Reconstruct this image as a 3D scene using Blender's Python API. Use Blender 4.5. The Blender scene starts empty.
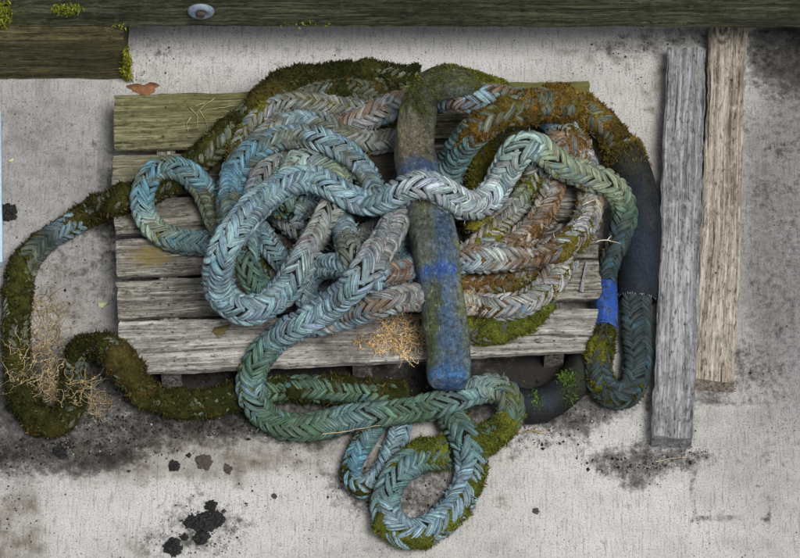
import bpy, math, random
import numpy as np
from mathutils import Vector
random.seed(7); rng = np.random.default_rng(7)
R_ = math.radians
S = bpy.context.scene

# ------------------------------------------------------------------ camera, sky, sun, exposure
TILT, DIST, PPM = R_(28), 11.0, 400.0          # looks down from a quay, long lens
cd = bpy.data.cameras.new('camera'); cam = bpy.data.objects.new('camera', cd)
S.collection.objects.link(cam); S.camera = cam
FWD = np.array([0, math.sin(TILT), -math.cos(TILT)]); UP = np.array([0, math.cos(TILT), math.sin(TILT)])
CAM = -DIST*FWD
cam.location = CAM.tolist(); cam.rotation_euler = (TILT, 0, 0)
cd.sensor_width = 36; cd.lens = 36*DIST*PPM/800; cd.clip_start = .1; cd.clip_end = 500

SUN_EL, SUN_AZ = R_(66), R_(136)               # high, from the right
w = bpy.data.worlds.new('World'); S.world = w; w.use_nodes = True
nt = w.node_tree; bg = nt.nodes['Background']
sky = nt.nodes.new('ShaderNodeTexSky'); sky.sky_type = 'NISHITA'; sky.sun_disc = False
sky.sun_elevation = SUN_EL; sky.sun_rotation = SUN_AZ
sky.air_density = 1.0; sky.dust_density = 5.0; sky.ozone_density = 1.0
hs = nt.nodes.new('ShaderNodeHueSaturation'); hs.inputs['Saturation'].default_value = .35      # cloud cover greys the blue
nt.links.new(sky.outputs[0], hs.inputs['Color']); nt.links.new(hs.outputs[0], bg.inputs[0]); bg.inputs[1].default_value = .046
sd = bpy.data.lights.new('sun', 'SUN'); sun = bpy.data.objects.new('sun', sd); S.collection.objects.link(sun)
sd.energy = 1.5; sd.angle = R_(22); sd.color = (1, .97, .93)
sv = Vector((math.sin(SUN_AZ)*math.cos(SUN_EL), math.cos(SUN_AZ)*math.cos(SUN_EL), math.sin(SUN_EL)))
sun.rotation_euler = (-sv).to_track_quat('-Z', 'Y').to_euler(); sun.location = (sv*12)[:]
S.view_settings.view_transform = 'Standard'; S.view_settings.look = 'None'
S.view_settings.exposure = 1.0; S.view_settings.gamma = 1

# ------------------------------------------------------------------ helpers
def at(px, py, z=0.):
    """photo pixel -> point on the level z"""
    px, py, z = np.broadcast_arrays(np.asarray(px, float), np.asarray(py, float), np.asarray(z, float))
    k = 1/(PPM*DIST)
    dx = (px-400)*k; dv = (279-py)*k
    dy = FWD[1]+UP[1]*dv; dz = FWD[2]+UP[2]*dv
    t = (z-CAM[2])/dz
    return np.stack([CAM[0]+dx*t, CAM[1]+dy*t, z], -1)
def proj(P):
    P = np.asarray(P)-CAM
    d = P@FWD
    return 400+P[..., 0]/d*PPM*DIST, 279-(P@UP)/d*PPM*DIST
def _h(i, j, k, s):
    n = (i*374761393+j*668265263+k*2147483647+s*1274126177) & 0xffffffff
    n = ((n ^ (n >> 13))*1274126177) & 0xffffffff
    return ((n ^ (n >> 16)) & 0xffff)/65535.
def vnoise(P, scale=1., seed=0):
    P = np.asarray(P, float)*scale; I = np.floor(P).astype(np.int64); f = P-I; f = f*f*(3-2*f)
    i, j, k = I[..., 0], I[..., 1], I[..., 2]; x, y, z = f[..., 0], f[..., 1], f[..., 2]
    out = 0
    for a in (0, 1):
        for b in (0, 1):
            for c in (0, 1):
                out = out+_h(i+a, j+b, k+c, seed)*(x if a else 1-x)*(y if b else 1-y)*(z if c else 1-z)
    return out
def fbm(P, scale=1., seed=0, o=3):
    s = 0; a = .5; t = 0
    for k in range(o):
        s = s+a*vnoise(P, scale*2**k, seed+k); t += a; a *= .5
    return s/t
def sstep(a, b, x):
    t = np.clip((x-a)/(b-a), 0, 1); return t*t*(3-2*t)
def blob(px, py, x, y, rx, ry, soft=.5):
    d = np.sqrt(((px-x)/rx)**2+((py-y)/ry)**2)
    return 1-sstep(1-soft, 1+soft, d)

def make(name, verts, faces, mat, parent=None, smooth=True, attrs=None, kind=None):
    me = bpy.data.meshes.new(name); v = np.asarray(verts, float).reshape(-1, 3)
    if isinstance(faces, np.ndarray):
        n, c = faces.shape
        me.vertices.add(len(v)); me.vertices.foreach_set('co', v.ravel())
        me.loops.add(n*c); me.loops.foreach_set('vertex_index', faces.ravel().astype(np.int32))
        me.polygons.add(n); me.polygons.foreach_set('loop_start', np.arange(0, n*c, c, dtype=np.int32))
        me.polygons.foreach_set('loop_total', np.full(n, c, dtype=np.int32))
        me.update(calc_edges=True)
    else:
        me.from_pydata(v.tolist(), [], faces)
    if smooth:
        me.polygons.foreach_set('use_smooth', np.ones(len(me.polygons), bool))
    for k, (t, d) in (attrs or {}).items():
        a = me.attributes.new(k, t, 'POINT')
        a.data.foreach_set({'FLOAT_COLOR': 'color', 'FLOAT_VECTOR': 'vector', 'FLOAT': 'value'}[t], np.asarray(d, np.float32).ravel())
    me.materials.append(mat)
    o = bpy.data.objects.new(name, me); S.collection.objects.link(o); o.parent = parent
    if kind: o['kind'] = kind
    return o
def empty(name, loc, rz=0.):
    o = bpy.data.objects.new(name, None); S.collection.objects.link(o)
    o.location = [float(c) for c in loc]; o.rotation_euler = (0, 0, rz); o.empty_display_size = .1; return o
def tag(o, label, cat, group=None):
    o['label'] = label; o['category'] = cat
    if group: o['group'] = group
    return o
def rgba(c): return np.concatenate([np.asarray(c, float), np.ones(np.asarray(c).shape[:-1]+(1,))], -1)

# ------------------------------------------------------------------ materials
class NT:
    def __init__(s, name, rough=.9, spec=.2):
        s.m = bpy.data.materials.new(name); s.m.use_nodes = True; s.t = s.m.node_tree
        s.b = s.t.nodes['Principled BSDF']; s.b.inputs['Roughness'].default_value = rough
        s.b.inputs['Specular IOR Level'].default_value = spec
    def n(s, typ, ins=None, **kw):
        nd = s.t.nodes.new('ShaderNode'+typ)
        for k, v in kw.items(): setattr(nd, k, v)
        for k, v in (ins or {}).items():
            if isinstance(v, bpy.types.NodeSocket): s.t.links.new(v, nd.inputs[k])
            else: nd.inputs[k].default_value = v
        return nd
    def math(s, op, a, b=0., clamp=False):
        return s.n('Math', {0: a, 1: b}, operation=op, use_clamp=clamp).outputs[0]
    def noise(s, vec, scale, detail=4., rough=.55, dist=0.):
        return s.n('TexNoise', {'Vector': vec, 'Scale': scale, 'Detail': detail, 'Roughness': rough, 'Distortion': dist}).outputs['Fac']
    def ramp(s, fac, stops):
        nd = s.n('ValToRGB', {0: fac}); r = nd.color_ramp
        while len(r.elements) < len(stops): r.elements.new(.5)
        for e, (p, c) in zip(r.elements, stops):
            e.position = p; e.color = (c, c, c, 1) if isinstance(c, (int, float)) else (*c, 1)
        return nd.outputs[0]
    def mix(s, f, a, b, mode='MIX'):
        nd = s.n('Mix', None, data_type='RGBA', blend_type=mode)
        for i, v in ((0, f), (6, a), (7, b)):
            if isinstance(v, bpy.types.NodeSocket): s.t.links.new(v, nd.inputs[i])
            else: nd.inputs[i].default_value = v if i == 0 else (*v, 1)
        return nd.outputs[2]
    def attr(s, name): return s.n('Attribute', None, attribute_name=name)
    def mapv(s, vec, scale, loc=(0, 0, 0)):
        return s.n('Mapping', {'Vector': vec, 'Scale': scale, 'Location': loc}).outputs[0]
    def obj(s): return s.n('TexCoord').outputs['Object']
    def objr(s):
        r = s.n('ObjectInfo').outputs['Random']
        c = s.n('CombineXYZ', {0: s.math('MULTIPLY', r, 37.), 1: s.math('MULTIPLY', r, 11.), 2: s.math('MULTIPLY', r, 23.)}).outputs[0]
        return s.n('VectorMath', {0: s.obj(), 1: c}, operation='ADD').outputs[0]
    def out(s, col, height=None, strength=.5, dist=.002, rough=None):
        if isinstance(col, bpy.types.NodeSocket): s.t.links.new(col, s.b.inputs['Base Color'])
        else: s.b.inputs['Base Color'].default_value = (*col, 1)
        if rough is not None: s.t.links.new(rough, s.b.inputs['Roughness'])
        if height is not None:
            bp = s.n('Bump', {'Height': height, 'Strength': strength, 'Distance': dist})
            s.t.links.new(bp.outputs[0], s.b.inputs['Normal'])
        return s.m

def mat_concrete():
    k = NT('concrete', .92, .15); P = k.obj(); A = k.attr('mask').outputs['Color']
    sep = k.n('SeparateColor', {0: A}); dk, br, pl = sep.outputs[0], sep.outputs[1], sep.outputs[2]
    broom = k.noise(k.mapv(P, (1, .09, 1)), 190, 4, .65)
    broom2 = k.noise(k.mapv(P, (1, .16, 1), (3, 1, 0)), 380, 3, .65)
    mott = k.noise(P, 2.6, 6, .62); mid = k.noise(P, 17, 6, .65); grit = k.noise(P, 230, 4, .8)
    lev = k.math('ADD', k.math('MULTIPLY', mott, .45), k.math('MULTIPLY', mid, .55))
    c = k.ramp(lev, [(.3, (.18, .178, .17)), (.44, (.33, .325, .31)), (.56, (.445, .44, .425)), (.72, (.55, .545, .525))])
    c = k.mix(k.math('MULTIPLY', pl, .62), c, (.61, .61, .60))
    c = k.mix(k.ramp(broom, [(.34, .5), (.47, 0.)]), c, (.15, .15, .15))
    c = k.mix(k.ramp(broom2, [(.56, 0.), (.75, .4)]), c, (.7, .69, .67))
    c = k.mix(k.ramp(grit, [(.34, .85), (.48, 0.)]), c, (.08, .08, .078))
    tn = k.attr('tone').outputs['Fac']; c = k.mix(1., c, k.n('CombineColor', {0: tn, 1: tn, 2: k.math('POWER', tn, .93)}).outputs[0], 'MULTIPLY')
    brf = k.math('ADD', br, k.math('MULTIPLY', k.math('SUBTRACT', mid, .5), 1.6))
    c = k.mix(k.math('MULTIPLY', k.ramp(brf, [(.2, 0.), (.65, 1.)]), .85), c, (.11, .092, .062))
    fine = k.noise(P, 60, 6, .7)
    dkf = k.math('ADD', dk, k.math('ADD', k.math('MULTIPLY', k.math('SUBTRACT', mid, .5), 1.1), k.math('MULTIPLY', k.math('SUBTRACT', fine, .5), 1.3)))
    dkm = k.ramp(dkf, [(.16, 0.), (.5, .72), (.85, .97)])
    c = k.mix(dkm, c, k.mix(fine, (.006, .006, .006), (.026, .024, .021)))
    # small pits and specks
    vo = k.n('TexVoronoi', {'Vector': P, 'Scale': 105., 'Randomness': 1.})
    size = k.math('MULTIPLY', k.ramp(k.noise(P, 9, 3), [(.36, 0.), (.72, .30)]), k.n('SeparateColor', {0: vo.outputs['Color']}).outputs[0])
    pit = k.math('LESS_THAN', vo.outputs['Distance'], size)
    c = k.mix(k.math('MULTIPLY', pit, .9), c, (.02, .021, .022))
    h = k.math('ADD', k.math('MULTIPLY', broom, 1.), k.math('MULTIPLY', grit, .7))
    h = k.math('SUBTRACT', h, k.math('MULTIPLY', pit, 1.))
    return k.out(c, h, .8, .003)
def mat_wood(name, dark, mid, light, crack=.8, rough=.88):
    k = NT(name, rough, .2); P = k.objr()
    wob = k.noise(k.mapv(P, (1.4, 5, 5)), 1.5, 3)
    sh = k.n('CombineXYZ', {1: k.math('MULTIPLY', k.math('SUBTRACT', wob, .5), .035)}).outputs[0]
    V = k.n('VectorMath', {0: P, 1: sh}, operation='ADD').outputs[0]
    # knots: rings round scattered centres
    vo = k.n('TexVoronoi', {'Vector': k.mapv(P, (2.2, 5.2, .01)), 'Scale': 1., 'Randomness': 1.})
    dkn = vo.outputs['Distance']
    kn = k.ramp(dkn, [(.03, 1.), (.20, 0.)])
    rings = k.n('Math', {0: k.math('MULTIPLY', dkn, 130.)}, operation='SINE').outputs[0]
    g1 = k.noise(k.mapv(V, (1.5, 48, 48)), 1.6, 8, .72)
    g2 = k.noise(k.mapv(V, (7, 210, 210)), 1.4, 4, .7)
    g1 = k.math('ADD', g1, k.math('MULTIPLY', k.math('MULTIPLY', rings, kn), .28))
    lev = k.math('ADD', k.math('MULTIPLY', g1, .6), k.math('MULTIPLY', g2, .4))
    c = k.ramp(lev, [(.38, dark), (.5, mid), (.61, light)])
    blot = k.noise(P, 9, 6, .7); bl2 = k.noise(P, 38, 5, .75)
    c = k.mix(k.ramp(blot, [(.5, 0.), (.75, .6)]), c, tuple(x*.5 for x in dark))
    c = k.mix(k.ramp(bl2, [(.56, 0.), (.70, .55)]), c, light)
    crk = k.noise(k.mapv(V, (2.3, 60, 60), (5, 3, 1)), 1.3, 3, .5)
    cm = k.ramp(crk, [(.29, 1.), (.345, 0.)])
    c = k.mix(k.math('MULTIPLY', cm, crack), c, (.018, .016, .013))
    c = k.mix(k.math('MULTIPLY', k.ramp(dkn, [(.02, 1.), (.075, 0.)]), .85), c, (.035, .028, .02))
    sp1 = k.noise(k.mapv(P, (.35, 1, 1)), 130, 4, .75)
    c = k.mix(k.ramp(sp1, [(.36, .8), (.46, 0.)]), c, tuple(x*.35 for x in dark))
    c = k.mix(k.ramp(sp1, [(.58, 0.), (.7, .5)]), c, tuple(min(1, x*1.25) for x in light))
    A = k.attr('mask').outputs['Color']; sp = k.n('SeparateColor', {0: A})
    al, di, ye = sp.outputs[0], sp.outputs[1], sp.outputs[2]
    f1 = k.math('ADD', al, k.math('ADD', k.math('MULTIPLY', k.math('SUBTRACT', bl2, .5), 1.1), k.math('MULTIPLY', k.math('SUBTRACT', g1, .5), .9)))
    c = k.mix(k.math('MULTIPLY', k.ramp(f1, [(.32, 0.), (.92, 1.)]), .85), c, k.mix(k.noise(P, 55, 4, .7), (.055, .06, .012), (.17, .165, .05)))
    f2 = k.math('ADD', di, k.math('MULTIPLY', k.math('SUBTRACT', blot, .5), 1.2))
    c = k.mix(k.math('MULTIPLY', k.ramp(f2, [(.35, 0.), (.8, 1.)]), .85), c, (.028, .026, .018))
    f3 = k.math('ADD', ye, k.math('MULTIPLY', k.math('SUBTRACT', bl2, .5), 1.5))
    c = k.mix(k.math('MULTIPLY', k.ramp(f3, [(.45, 0.), (.8, 1.)]), .8), c, (.17, .13, .035))
    h = k.math('SUBTRACT', k.math('ADD', k.math('ADD', g1, k.math('MULTIPLY', sp1, .6)), k.math('MULTIPLY', g2, .6)), k.math('MULTIPLY', cm, .9))
    return k.out(c, h, .9, .004)
def mat_rope():
    k = NT('rope_fibre', .62, .35); A = k.attr('suv').outputs['Vector']; C = k.attr('col').outputs['Color']; P = k.obj()
    f1 = k.noise(k.mapv(A, (16, 2.8, 2.8)), 1.2, 4, .8)
    f2 = k.noise(k.mapv(A, (10, 1, 1)), 1.6, 2, .5)
    c = k.mix(1., C, k.ramp(f1, [(.36, .12), (.47, .82), (.62, 1.9)]), 'MULTIPLY')
    c = k.mix(1., c, k.ramp(f2, [(.3, .55), (.7, 1.35)]), 'MULTIPLY')
    b1 = k.noise(P, 22, 4, .6); b2 = k.noise(k.mapv(P, (1, 1, 1), (7, 3, 1)), 13, 4, .6); b3 = k.noise(P, 90, 4, .7)
    c = k.mix(k.ramp(b1, [(.57, 0.), (.72, .6)]), c, (.07, .24, .36))
    c = k.mix(k.ramp(b2, [(.56, 0.), (.78, .5)]), c, (.17, .165, .13))
    c = k.mix(k.ramp(b3, [(.53, 0.), (.68, .75)]), c, (.05, .047, .036))
    return k.out(c, k.math('ADD', f1, k.math('MULTIPLY', f2, .3)), 1., .006)
def mat_col(name, rough=.95, nscale=180, lo=.55, hi=1.5, bump=.6, bdist=.003, spec=.1, n2=30):
    k = NT(name, rough, spec); C = k.attr('col').outputs['Color']; P = k.obj()
    f = k.noise(P, nscale, 4, .7); g = k.noise(P, n2, 4, .6)
    c = k.mix(1., C, k.ramp(f, [(.3, lo), (.7, hi)]), 'MULTIPLY')
    c = k.mix(1., c, k.ramp(g, [(.3, .7), (.7, 1.3)]), 'MULTIPLY')
    return k.out(c, f, bump, bdist)
def mat_hose():
    k = NT('weathered_canvas', .55, .35); C = k.attr('col').outputs['Color']; P = k.obj()
    f = k.noise(P, 70, 6, .72); g = k.noise(P, 22, 5, .65); h = k.noise(P, 420, 3, .6)
    c = k.mix(1., C, k.ramp(f, [(.36, .35), (.64, 1.3)]), 'MULTIPLY')
    c = k.mix(k.ramp(g, [(.55, 0.), (.72, .5)]), c, (.12, .115, .085))
    c = k.mix(k.ramp(f, [(.60, 0.), (.635, .65)]), c, (.20, .21, .195))
    c = k.mix(k.ramp(f, [(.37, .85), (.42, 0.)]), c, (.022, .028, .02))
    A = k.attr('suv').outputs['Vector']
    scf = k.noise(k.mapv(A, (3.2, 7, 7)), 1.6, 6, .78); wv = k.noise(k.mapv(A, (150, 9, 9)), 1., 2, .5)
    c = k.mix(k.ramp(scf, [(.30, .8), (.42, 0.)]), c, (.03, .034, .026))
    c = k.mix(k.ramp(scf, [(.57, 0.), (.66, .55)]), c, (.17, .18, .17))
    c = k.mix(1., c, k.ramp(wv, [(.35, .7), (.65, 1.25)]), 'MULTIPLY')
    e = k.noise(P, 150, 5, .75); c = k.mix(k.ramp(e, [(.57, 0.), (.63, .7)]), c, (.06, .065, .03))
    c = k.mix(k.ramp(e, [(.35, .55), (.40, 0.)]), c, (.27, .265, .23))
    return k.out(c, k.math('ADD', k.math('ADD', f, k.math('MULTIPLY', scf, 1.)), k.math('ADD', k.math('MULTIPLY', h, .3), k.math('MULTIPLY', wv, .4))), .8, .005)
def mat_flat(name, col, rough=.6, spec=.4, scale=60, lo=.7, hi=1.3, bump=.3, metal=0.):
    k = NT(name, rough, spec); k.b.inputs['Metallic'].default_value = metal
    f = k.noise(k.objr(), scale, 5, .65)
    return k.out(k.mix(1., col, k.ramp(f, [(.3, lo), (.7, hi)]), 'MULTIPLY'), f, bump, .002)
def mat_scuffed():
    k = NT('scuffed_blue_plastic', .5, .4); P = k.obj()
    f = k.noise(k.mapv(P, (90, 25, 40)), 1., 6, .75); g = k.noise(P, 80, 5, .7)
    c = k.mix(k.ramp(f, [(.50, 0.), (.68, .75)]), (.012, .062, .30), (.09, .17, .36))
    c = k.mix(k.ramp(g, [(.47, 0.), (.62, .85)]), c, (.03, .034, .03))
    return k.out(c, k.math('ADD', f, g), .5, .004)
M = dict(
    concrete=mat_concrete(),
    pallet=mat_wood('pallet_wood', (.04, .036, .03), (.16, .15, .128), (.43, .42, .38)),
    palepallet=mat_wood('bleached_pallet_wood', (.075, .07, .06), (.26, .25, .23), (.52, .51, .47)),
    mossboard=mat_wood('green_pallet_wood', (.030, .030, .014), (.125, .122, .066), (.35, .335, .225)),
    greyplank=mat_wood('blue_grey_timber', (.07, .072, .078), (.205, .21, .222), (.42, .425, .435)),
    tanplank=mat_wood('tan_timber', (.09, .074, .056), (.27, .235, .19), (.52, .49, .43)),
    beam=mat_wood('dark_algae_timber', (.013, .015, .008), (.056, .064, .036), (.17, .175, .11), .6, .85),
    chock=mat_wood('mossy_chock_timber', (.014, .012, .006), (.058, .052, .024), (.15, .135, .065), .7, .9),
    rope=mat_rope(), browncore=mat_flat('brown_rope_grime', (.055, .033, .016), .95, .05, 90, .5, 1.5), core=mat_flat('rope_dirt_and_shade', (.011, .010, .008), .95, .05),
    moss=mat_col('moss', 1., 260, .45, 1.6, .7, .003, .05, 24),
    blade=mat_col('moss_blades', .9, 40, .75, 1.3, 0., .001, .1, 20),
    hose=mat_hose(),
    rubber=mat_col('black_rubber', .7, 160, .4, 1.6, .5, .003, .2, 18),
    bluepl=mat_scuffed(),
    steel=mat_flat('dull_zinc', (.17, .215, .27), .55, .5, 90, .6, 1.3, .3),
    rust=mat_flat('rusty_steel', (.06, .045, .04), .8, .3, 120),
    straw=mat_col('dry_straw', .85, 60, .7, 1.3, .1, .001, .2, 25),
    tar=mat_flat('tar_lump', (.006, .006, .0065), .6, .35, 220, .4, 2.2, 1.),
    stone=mat_flat('brown_grit', (.06, .052, .045), .85, .2, 150, .5, 1.6, .8),
    leaf=mat_flat('dead_leaf', (.20, .095, .045), .8, .2, 90, .6, 1.4, .5),
    paleblue=mat_flat('pale_blue_paint', (.42, .56, .68), .5, .4, 60, .8, 1.1, .2),
    soil=mat_col('soil_crumbs', .95, 200, .6, 1.5, .4, .001, .15, 30),
)

# ------------------------------------------------------------------ ground
def ground():
    def axis(lo, hi, st, far):
        core = np.arange(lo, hi+st/2, st); e = np.geomspace(.1, far, 14)
        return np.concatenate([lo-e[::-1], core, hi+e])
    xs = axis(-1.1, 1.1, .009, 30); ys = axis(-.95, .95, .009, 30)
    X, Y = np.meshgrid(xs, ys); P = np.stack([X, Y, 0*X], -1).reshape(-1, 3)
    px, py = proj(P)
    wx = (fbm(P, 7, 3)-.5)*40; wy = (fbm(P, 7, 9)-.5)*40
    qx, qy = px+wx, py+wy
    dk = np.zeros(len(P)); br = dk.copy(); pl = dk.copy()
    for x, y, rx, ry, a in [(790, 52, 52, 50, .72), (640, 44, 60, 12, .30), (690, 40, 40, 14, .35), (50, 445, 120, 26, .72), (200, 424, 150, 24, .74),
                            (45, 395, 75, 55, .72), (340, 386, 250, 30, 1.05), (540, 375, 70, 24, 1.), (350, 240, 250, 130, .6), (640, 462, 62, 16, .52), (375, 488, 48, 26, .42), (430, 488, 42, 36, .45),  # pallet-front entries: soil painted darker to stand in for shade under the deck
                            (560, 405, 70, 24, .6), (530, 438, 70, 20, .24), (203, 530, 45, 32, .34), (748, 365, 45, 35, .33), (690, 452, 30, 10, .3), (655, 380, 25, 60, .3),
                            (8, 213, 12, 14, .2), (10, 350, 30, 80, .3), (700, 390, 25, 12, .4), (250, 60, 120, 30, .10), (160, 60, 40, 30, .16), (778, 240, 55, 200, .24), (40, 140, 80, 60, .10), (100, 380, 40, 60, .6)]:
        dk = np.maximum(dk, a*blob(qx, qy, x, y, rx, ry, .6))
    # the outline a crate left on the concrete
    ox, oy = px+wx*.12, py+wy*.12
    d = np.maximum(abs(ox-731)-38, abs(oy-460)-58)
    dk = np.maximum(dk, .46*np.exp(-(d/2.4)**2)*sstep(.30, .52, fbm(P, 14, 31)))
    for x, y, rx, ry, a in [(200, 460, 160, 30, .47), (15, 525, 28, 50, .5), (320, 450, 70, 34, .4), (170, 540, 60, 24, .30), (55, 300, 40, 60, .35), (90, 260, 60, 60, .18),
                            (655, 160, 14, 160, .35), (600, 60, 70, 14, .30), (560, 120, 60, 40, .12), (420, 480, 90, 50, .3)]:
        br = np.maximum(br, a*blob(qx, qy, x, y, rx, ry, .6))
    for x, y, rx, ry, a in [(180, 520, 170, 40, .75), (620, 500, 170, 70, .75), (300, 500, 90, 50, .7), (400, 52, 290, 36, .95), (620, 90, 40, 60, .55), (560, 480, 90, 60, .6), (760, 480, 60, 80, .35)]:  # band along the beam is painted paler to offset the beam's shade
        pl = np.maximum(pl, a*blob(qx, qy, x, y, rx, ry, .6))
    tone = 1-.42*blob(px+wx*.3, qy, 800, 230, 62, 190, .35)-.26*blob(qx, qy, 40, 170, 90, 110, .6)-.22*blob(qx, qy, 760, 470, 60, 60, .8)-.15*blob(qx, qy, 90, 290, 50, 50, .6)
    nx, ny = len(xs), len(ys); I = np.arange(nx*ny).reshape(ny, nx)
    F = np.stack([I[:-1, :-1], I[:-1, 1:], I[1:, 1:], I[1:, :-1]], -1).reshape(-1, 4)
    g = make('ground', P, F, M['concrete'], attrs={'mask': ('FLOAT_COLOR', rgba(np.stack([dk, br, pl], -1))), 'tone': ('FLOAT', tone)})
    g['kind'] = 'structure'
ground()

# ------------------------------------------------------------------ timber
def plank(name, A, B, w0, w1, th, ztop, mat, parent=None, maskf=None, seed=0, rough=1., bev=.004, seg=.02, axis=None):
    """a board whose top centre line runs A -> B; lofted, with worn edges and ragged ends"""
    A = np.asarray(A, float); B = np.asarray(B, float); d = B-A; d[2] = 0; L = np.linalg.norm(d); d /= L; n = np.array([-d[1], d[0], 0])
    ns = max(3, int(L/seg)); us = np.linspace(0, 1, ns+1)
    prof = []                                        # (y in -1..1, z, edge flag)
    for y in np.linspace(-1, 1, 11): prof.append((y, 0., 1. if abs(y) > .99 else 0.))
    prof[0:1] = [(-1, -1., 1), (-1, 0., 2)]; prof[-1:] = [(1, 0., 2), (1, -1., 1)]
    prof += [(1, -2., 0), (1, -3., 0), (.4, -3., 0), (-.4, -3., 0), (-1, -3., 0), (-1, -2., 0)]
    V = []
    for u in us:
        hw = (w0+(w1-w0)*u)/2
        for (y, z, e) in prof:
            yy = y*hw; zz = {0.: 0., -1.: -bev, -2.: -th+bev, -3.: -th}[z]
            if e == 2: yy = y*(hw-bev)
            elif e == 1: yy = y*hw
            elif z == -3. and abs(y) == 1: yy = y*(hw-bev*.7)
            V.append((u*L, yy, zz))
    V = np.array(V); k = len(prof)
    q = V+np.array([seed*3.7, seed*1.3, 0])
    V[:, 1] += rough*((fbm(q, 6, seed)-.5)*.008+(vnoise(q, 45, seed+5)-.5)*.005*(abs(V[:, 1]) > .4*min(w0, w1)))
    V[:, 2] += rough*((fbm(q, 5, seed+9)-.5)*.008+(vnoise(q*np.array([.3, 1, 1]), 60, seed+5)-.5)*.003)
    ends = (V[:, 0] < 1e-6) | (V[:, 0] > L-1e-6)
    V[ends, 0] += rough*(vnoise(q[ends], 70, seed+2)-.5)*.009
    I = np.arange((ns+1)*k).reshape(ns+1, k)
    F = [(int(I[i, j]), int(I[i+1, j]), int(I[i+1, (j+1) % k]), int(I[i, (j+1) % k])) for i in range(ns) for j in range(k)]
    F += [tuple(int(x) for x in I[0]), tuple(int(x) for x in I[-1][::-1])]
    F = [f[::-1] for f in F]
    W = np.array([A[0], A[1], 0])+V[:, :1]*d+V[:, 1:2]*n+np.array([0, 0, 1])*(ztop+V[:, 2:3])
    mk = np.zeros((len(V), 3))
    if maskf: mk = maskf(W)
    o = make(name, V, F, mat, parent, False, {'mask': ('FLOAT_COLOR', rgba(mk))})
    rz = math.atan2(d[1], d[0]); loc = Vector((A[0], A[1], ztop))
    o.rotation_euler = (0, 0, rz); o.location = loc-(parent.location if parent else Vector((0, 0, 0)))
    return o
def maskof(al=(), di=(), ye=(), base=(0, 0, 0)):
    def f(W):
        px, py = proj(W); out = np.tile(np.array(base, float), (len(W), 1))
        for c, L in enumerate((al, di, ye)):
            for x, y, rx, ry, a in L: out[:, c] = np.maximum(out[:, c], a*blob(px, py, x, y, rx, ry, .6))
        return out
    return f

PZ = .112                                            # pallet deck level
def pallet():
    t = empty('pallet', at(360, 240, 0)); tag(t, 'weathered wooden pallet with six uneven boards under the heap of rope', 'pallet')
    Bs = [((115, 95, 149), (591, 80, 131), 'mossboard', maskof(al=[(240, 103, 150, 34, .66), (540, 85, 90, 25, .9), (150, 125, 70, 30, .5)], di=[(230, 140, 60, 20, .5)])),
          ((113, 155, 193), (592, 138, 175), 'pallet', maskof(base=(.24, 0, 0), al=[(150, 165, 70, 25, .6), (510, 160, 60, 30, .7)], di=[(320, 165, 150, 28, .9)])),
          ((115, 199, 234), (594, 181, 215), 'pallet', maskof(base=(.24, 0, 0), di=[(170, 205, 50, 20, .6), (340, 210, 140, 28, .95)], al=[(500, 200, 50, 30, .6), (140, 215, 40, 20, .4)])),
          ((117, 240, 276), (597, 222, 256), 'pallet', maskof(base=(.24, 0, 0), ye=[(150, 256, 28, 14, .75), (240, 250, 40, 10, .3)], di=[(350, 250, 150, 28, .95)], al=[(480, 240, 60, 20, .5)])),
          ((117, 281, 317), (600, 260, 297), 'pallet', maskof(base=(.24, 0, 0), di=[(330, 290, 120, 24, .9), (470, 285, 60, 18, .8)], ye=[(230, 300, 30, 10, .3)])),
          ((119, 321, 374), (603, 308, 349), 'palepallet', maskof(al=[(480, 335, 60, 16, .6), (570, 345, 50, 10, .35)], di=[(300, 352, 100, 18, .42), (420, 335, 70, 25, .6)]))]
    ends = []
    for i, (l, r, m, mf) in enumerate(Bs):
        a, b = at(l[0], (l[1]+l[2])/2, PZ), at(r[0], (r[1]+r[2])/2, PZ)
        w0 = np.linalg.norm(at(l[0], l[1], PZ)-at(l[0], l[2], PZ)); w1 = np.linalg.norm(at(r[0], r[1], PZ)-at(r[0], r[2], PZ))
        plank('board', a, b, w0, w1, .02, PZ+.001*(i % 2), M[m], t, mf, seed=i+1, bev=.003)
        ends.append((a, b, w0, w1))
    for f in (.104, .5, .898):
        F = ends[-1][0]*(1-f)+ends[-1][1]*f; Bk = ends[0][0]*(1-f)+ends[0][1]*f
        d = (Bk-F)/np.linalg.norm(Bk-F)
        w6 = ends[-1][2]*(1-f)+ends[-1][3]*f
        F = F-d*(w6/2-.014); Bk = Bk+d*(ends[0][2]/2-.012)
        plank('stringer', F, Bk, .048, .046, PZ-.026, PZ-.0255, M['pallet'], t, maskof(base=(0, .25, 0)), seed=int(f*100), bev=.003, rough=.5)
        for (a, b, w0, w1) in ends:                  # two nail heads where a board crosses
            c = a*(1-f)+b*f; wd = w0*(1-f)+w1*f
            for s in (-1, 1):
                p = c+d*s*wd*.27+np.array([random.uniform(-.012, .012), random.uniform(-.006, .006), 0])
                nail(p[0], p[1], PZ+.001, t)
nail_me = None
def nail(x, y, z, parent):
    global nail_me
    if nail_me is None:
        V = [(0, 0, .0014)]; F = []
        for r, h in ((.0028, .0012), (.003, -.008)):
            for k in range(8): V.append((r*math.cos(k*math.pi/4), r*math.sin(k*math.pi/4), h))
        for k in range(8):
            F.append((0, 1+k, 1+(k+1) % 8)); F.append((1+k, 9+k, 9+(k+1) % 8, 1+(k+1) % 8))
        o = make('nail', V, F, M['rust'], parent, False); nail_me = o.data
    else:
        o = bpy.data.objects.new('nail', nail_me); S.collection.objects.link(o); o.parent = parent
    o.location = Vector((x, y, z))-parent.location
pallet()

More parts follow.
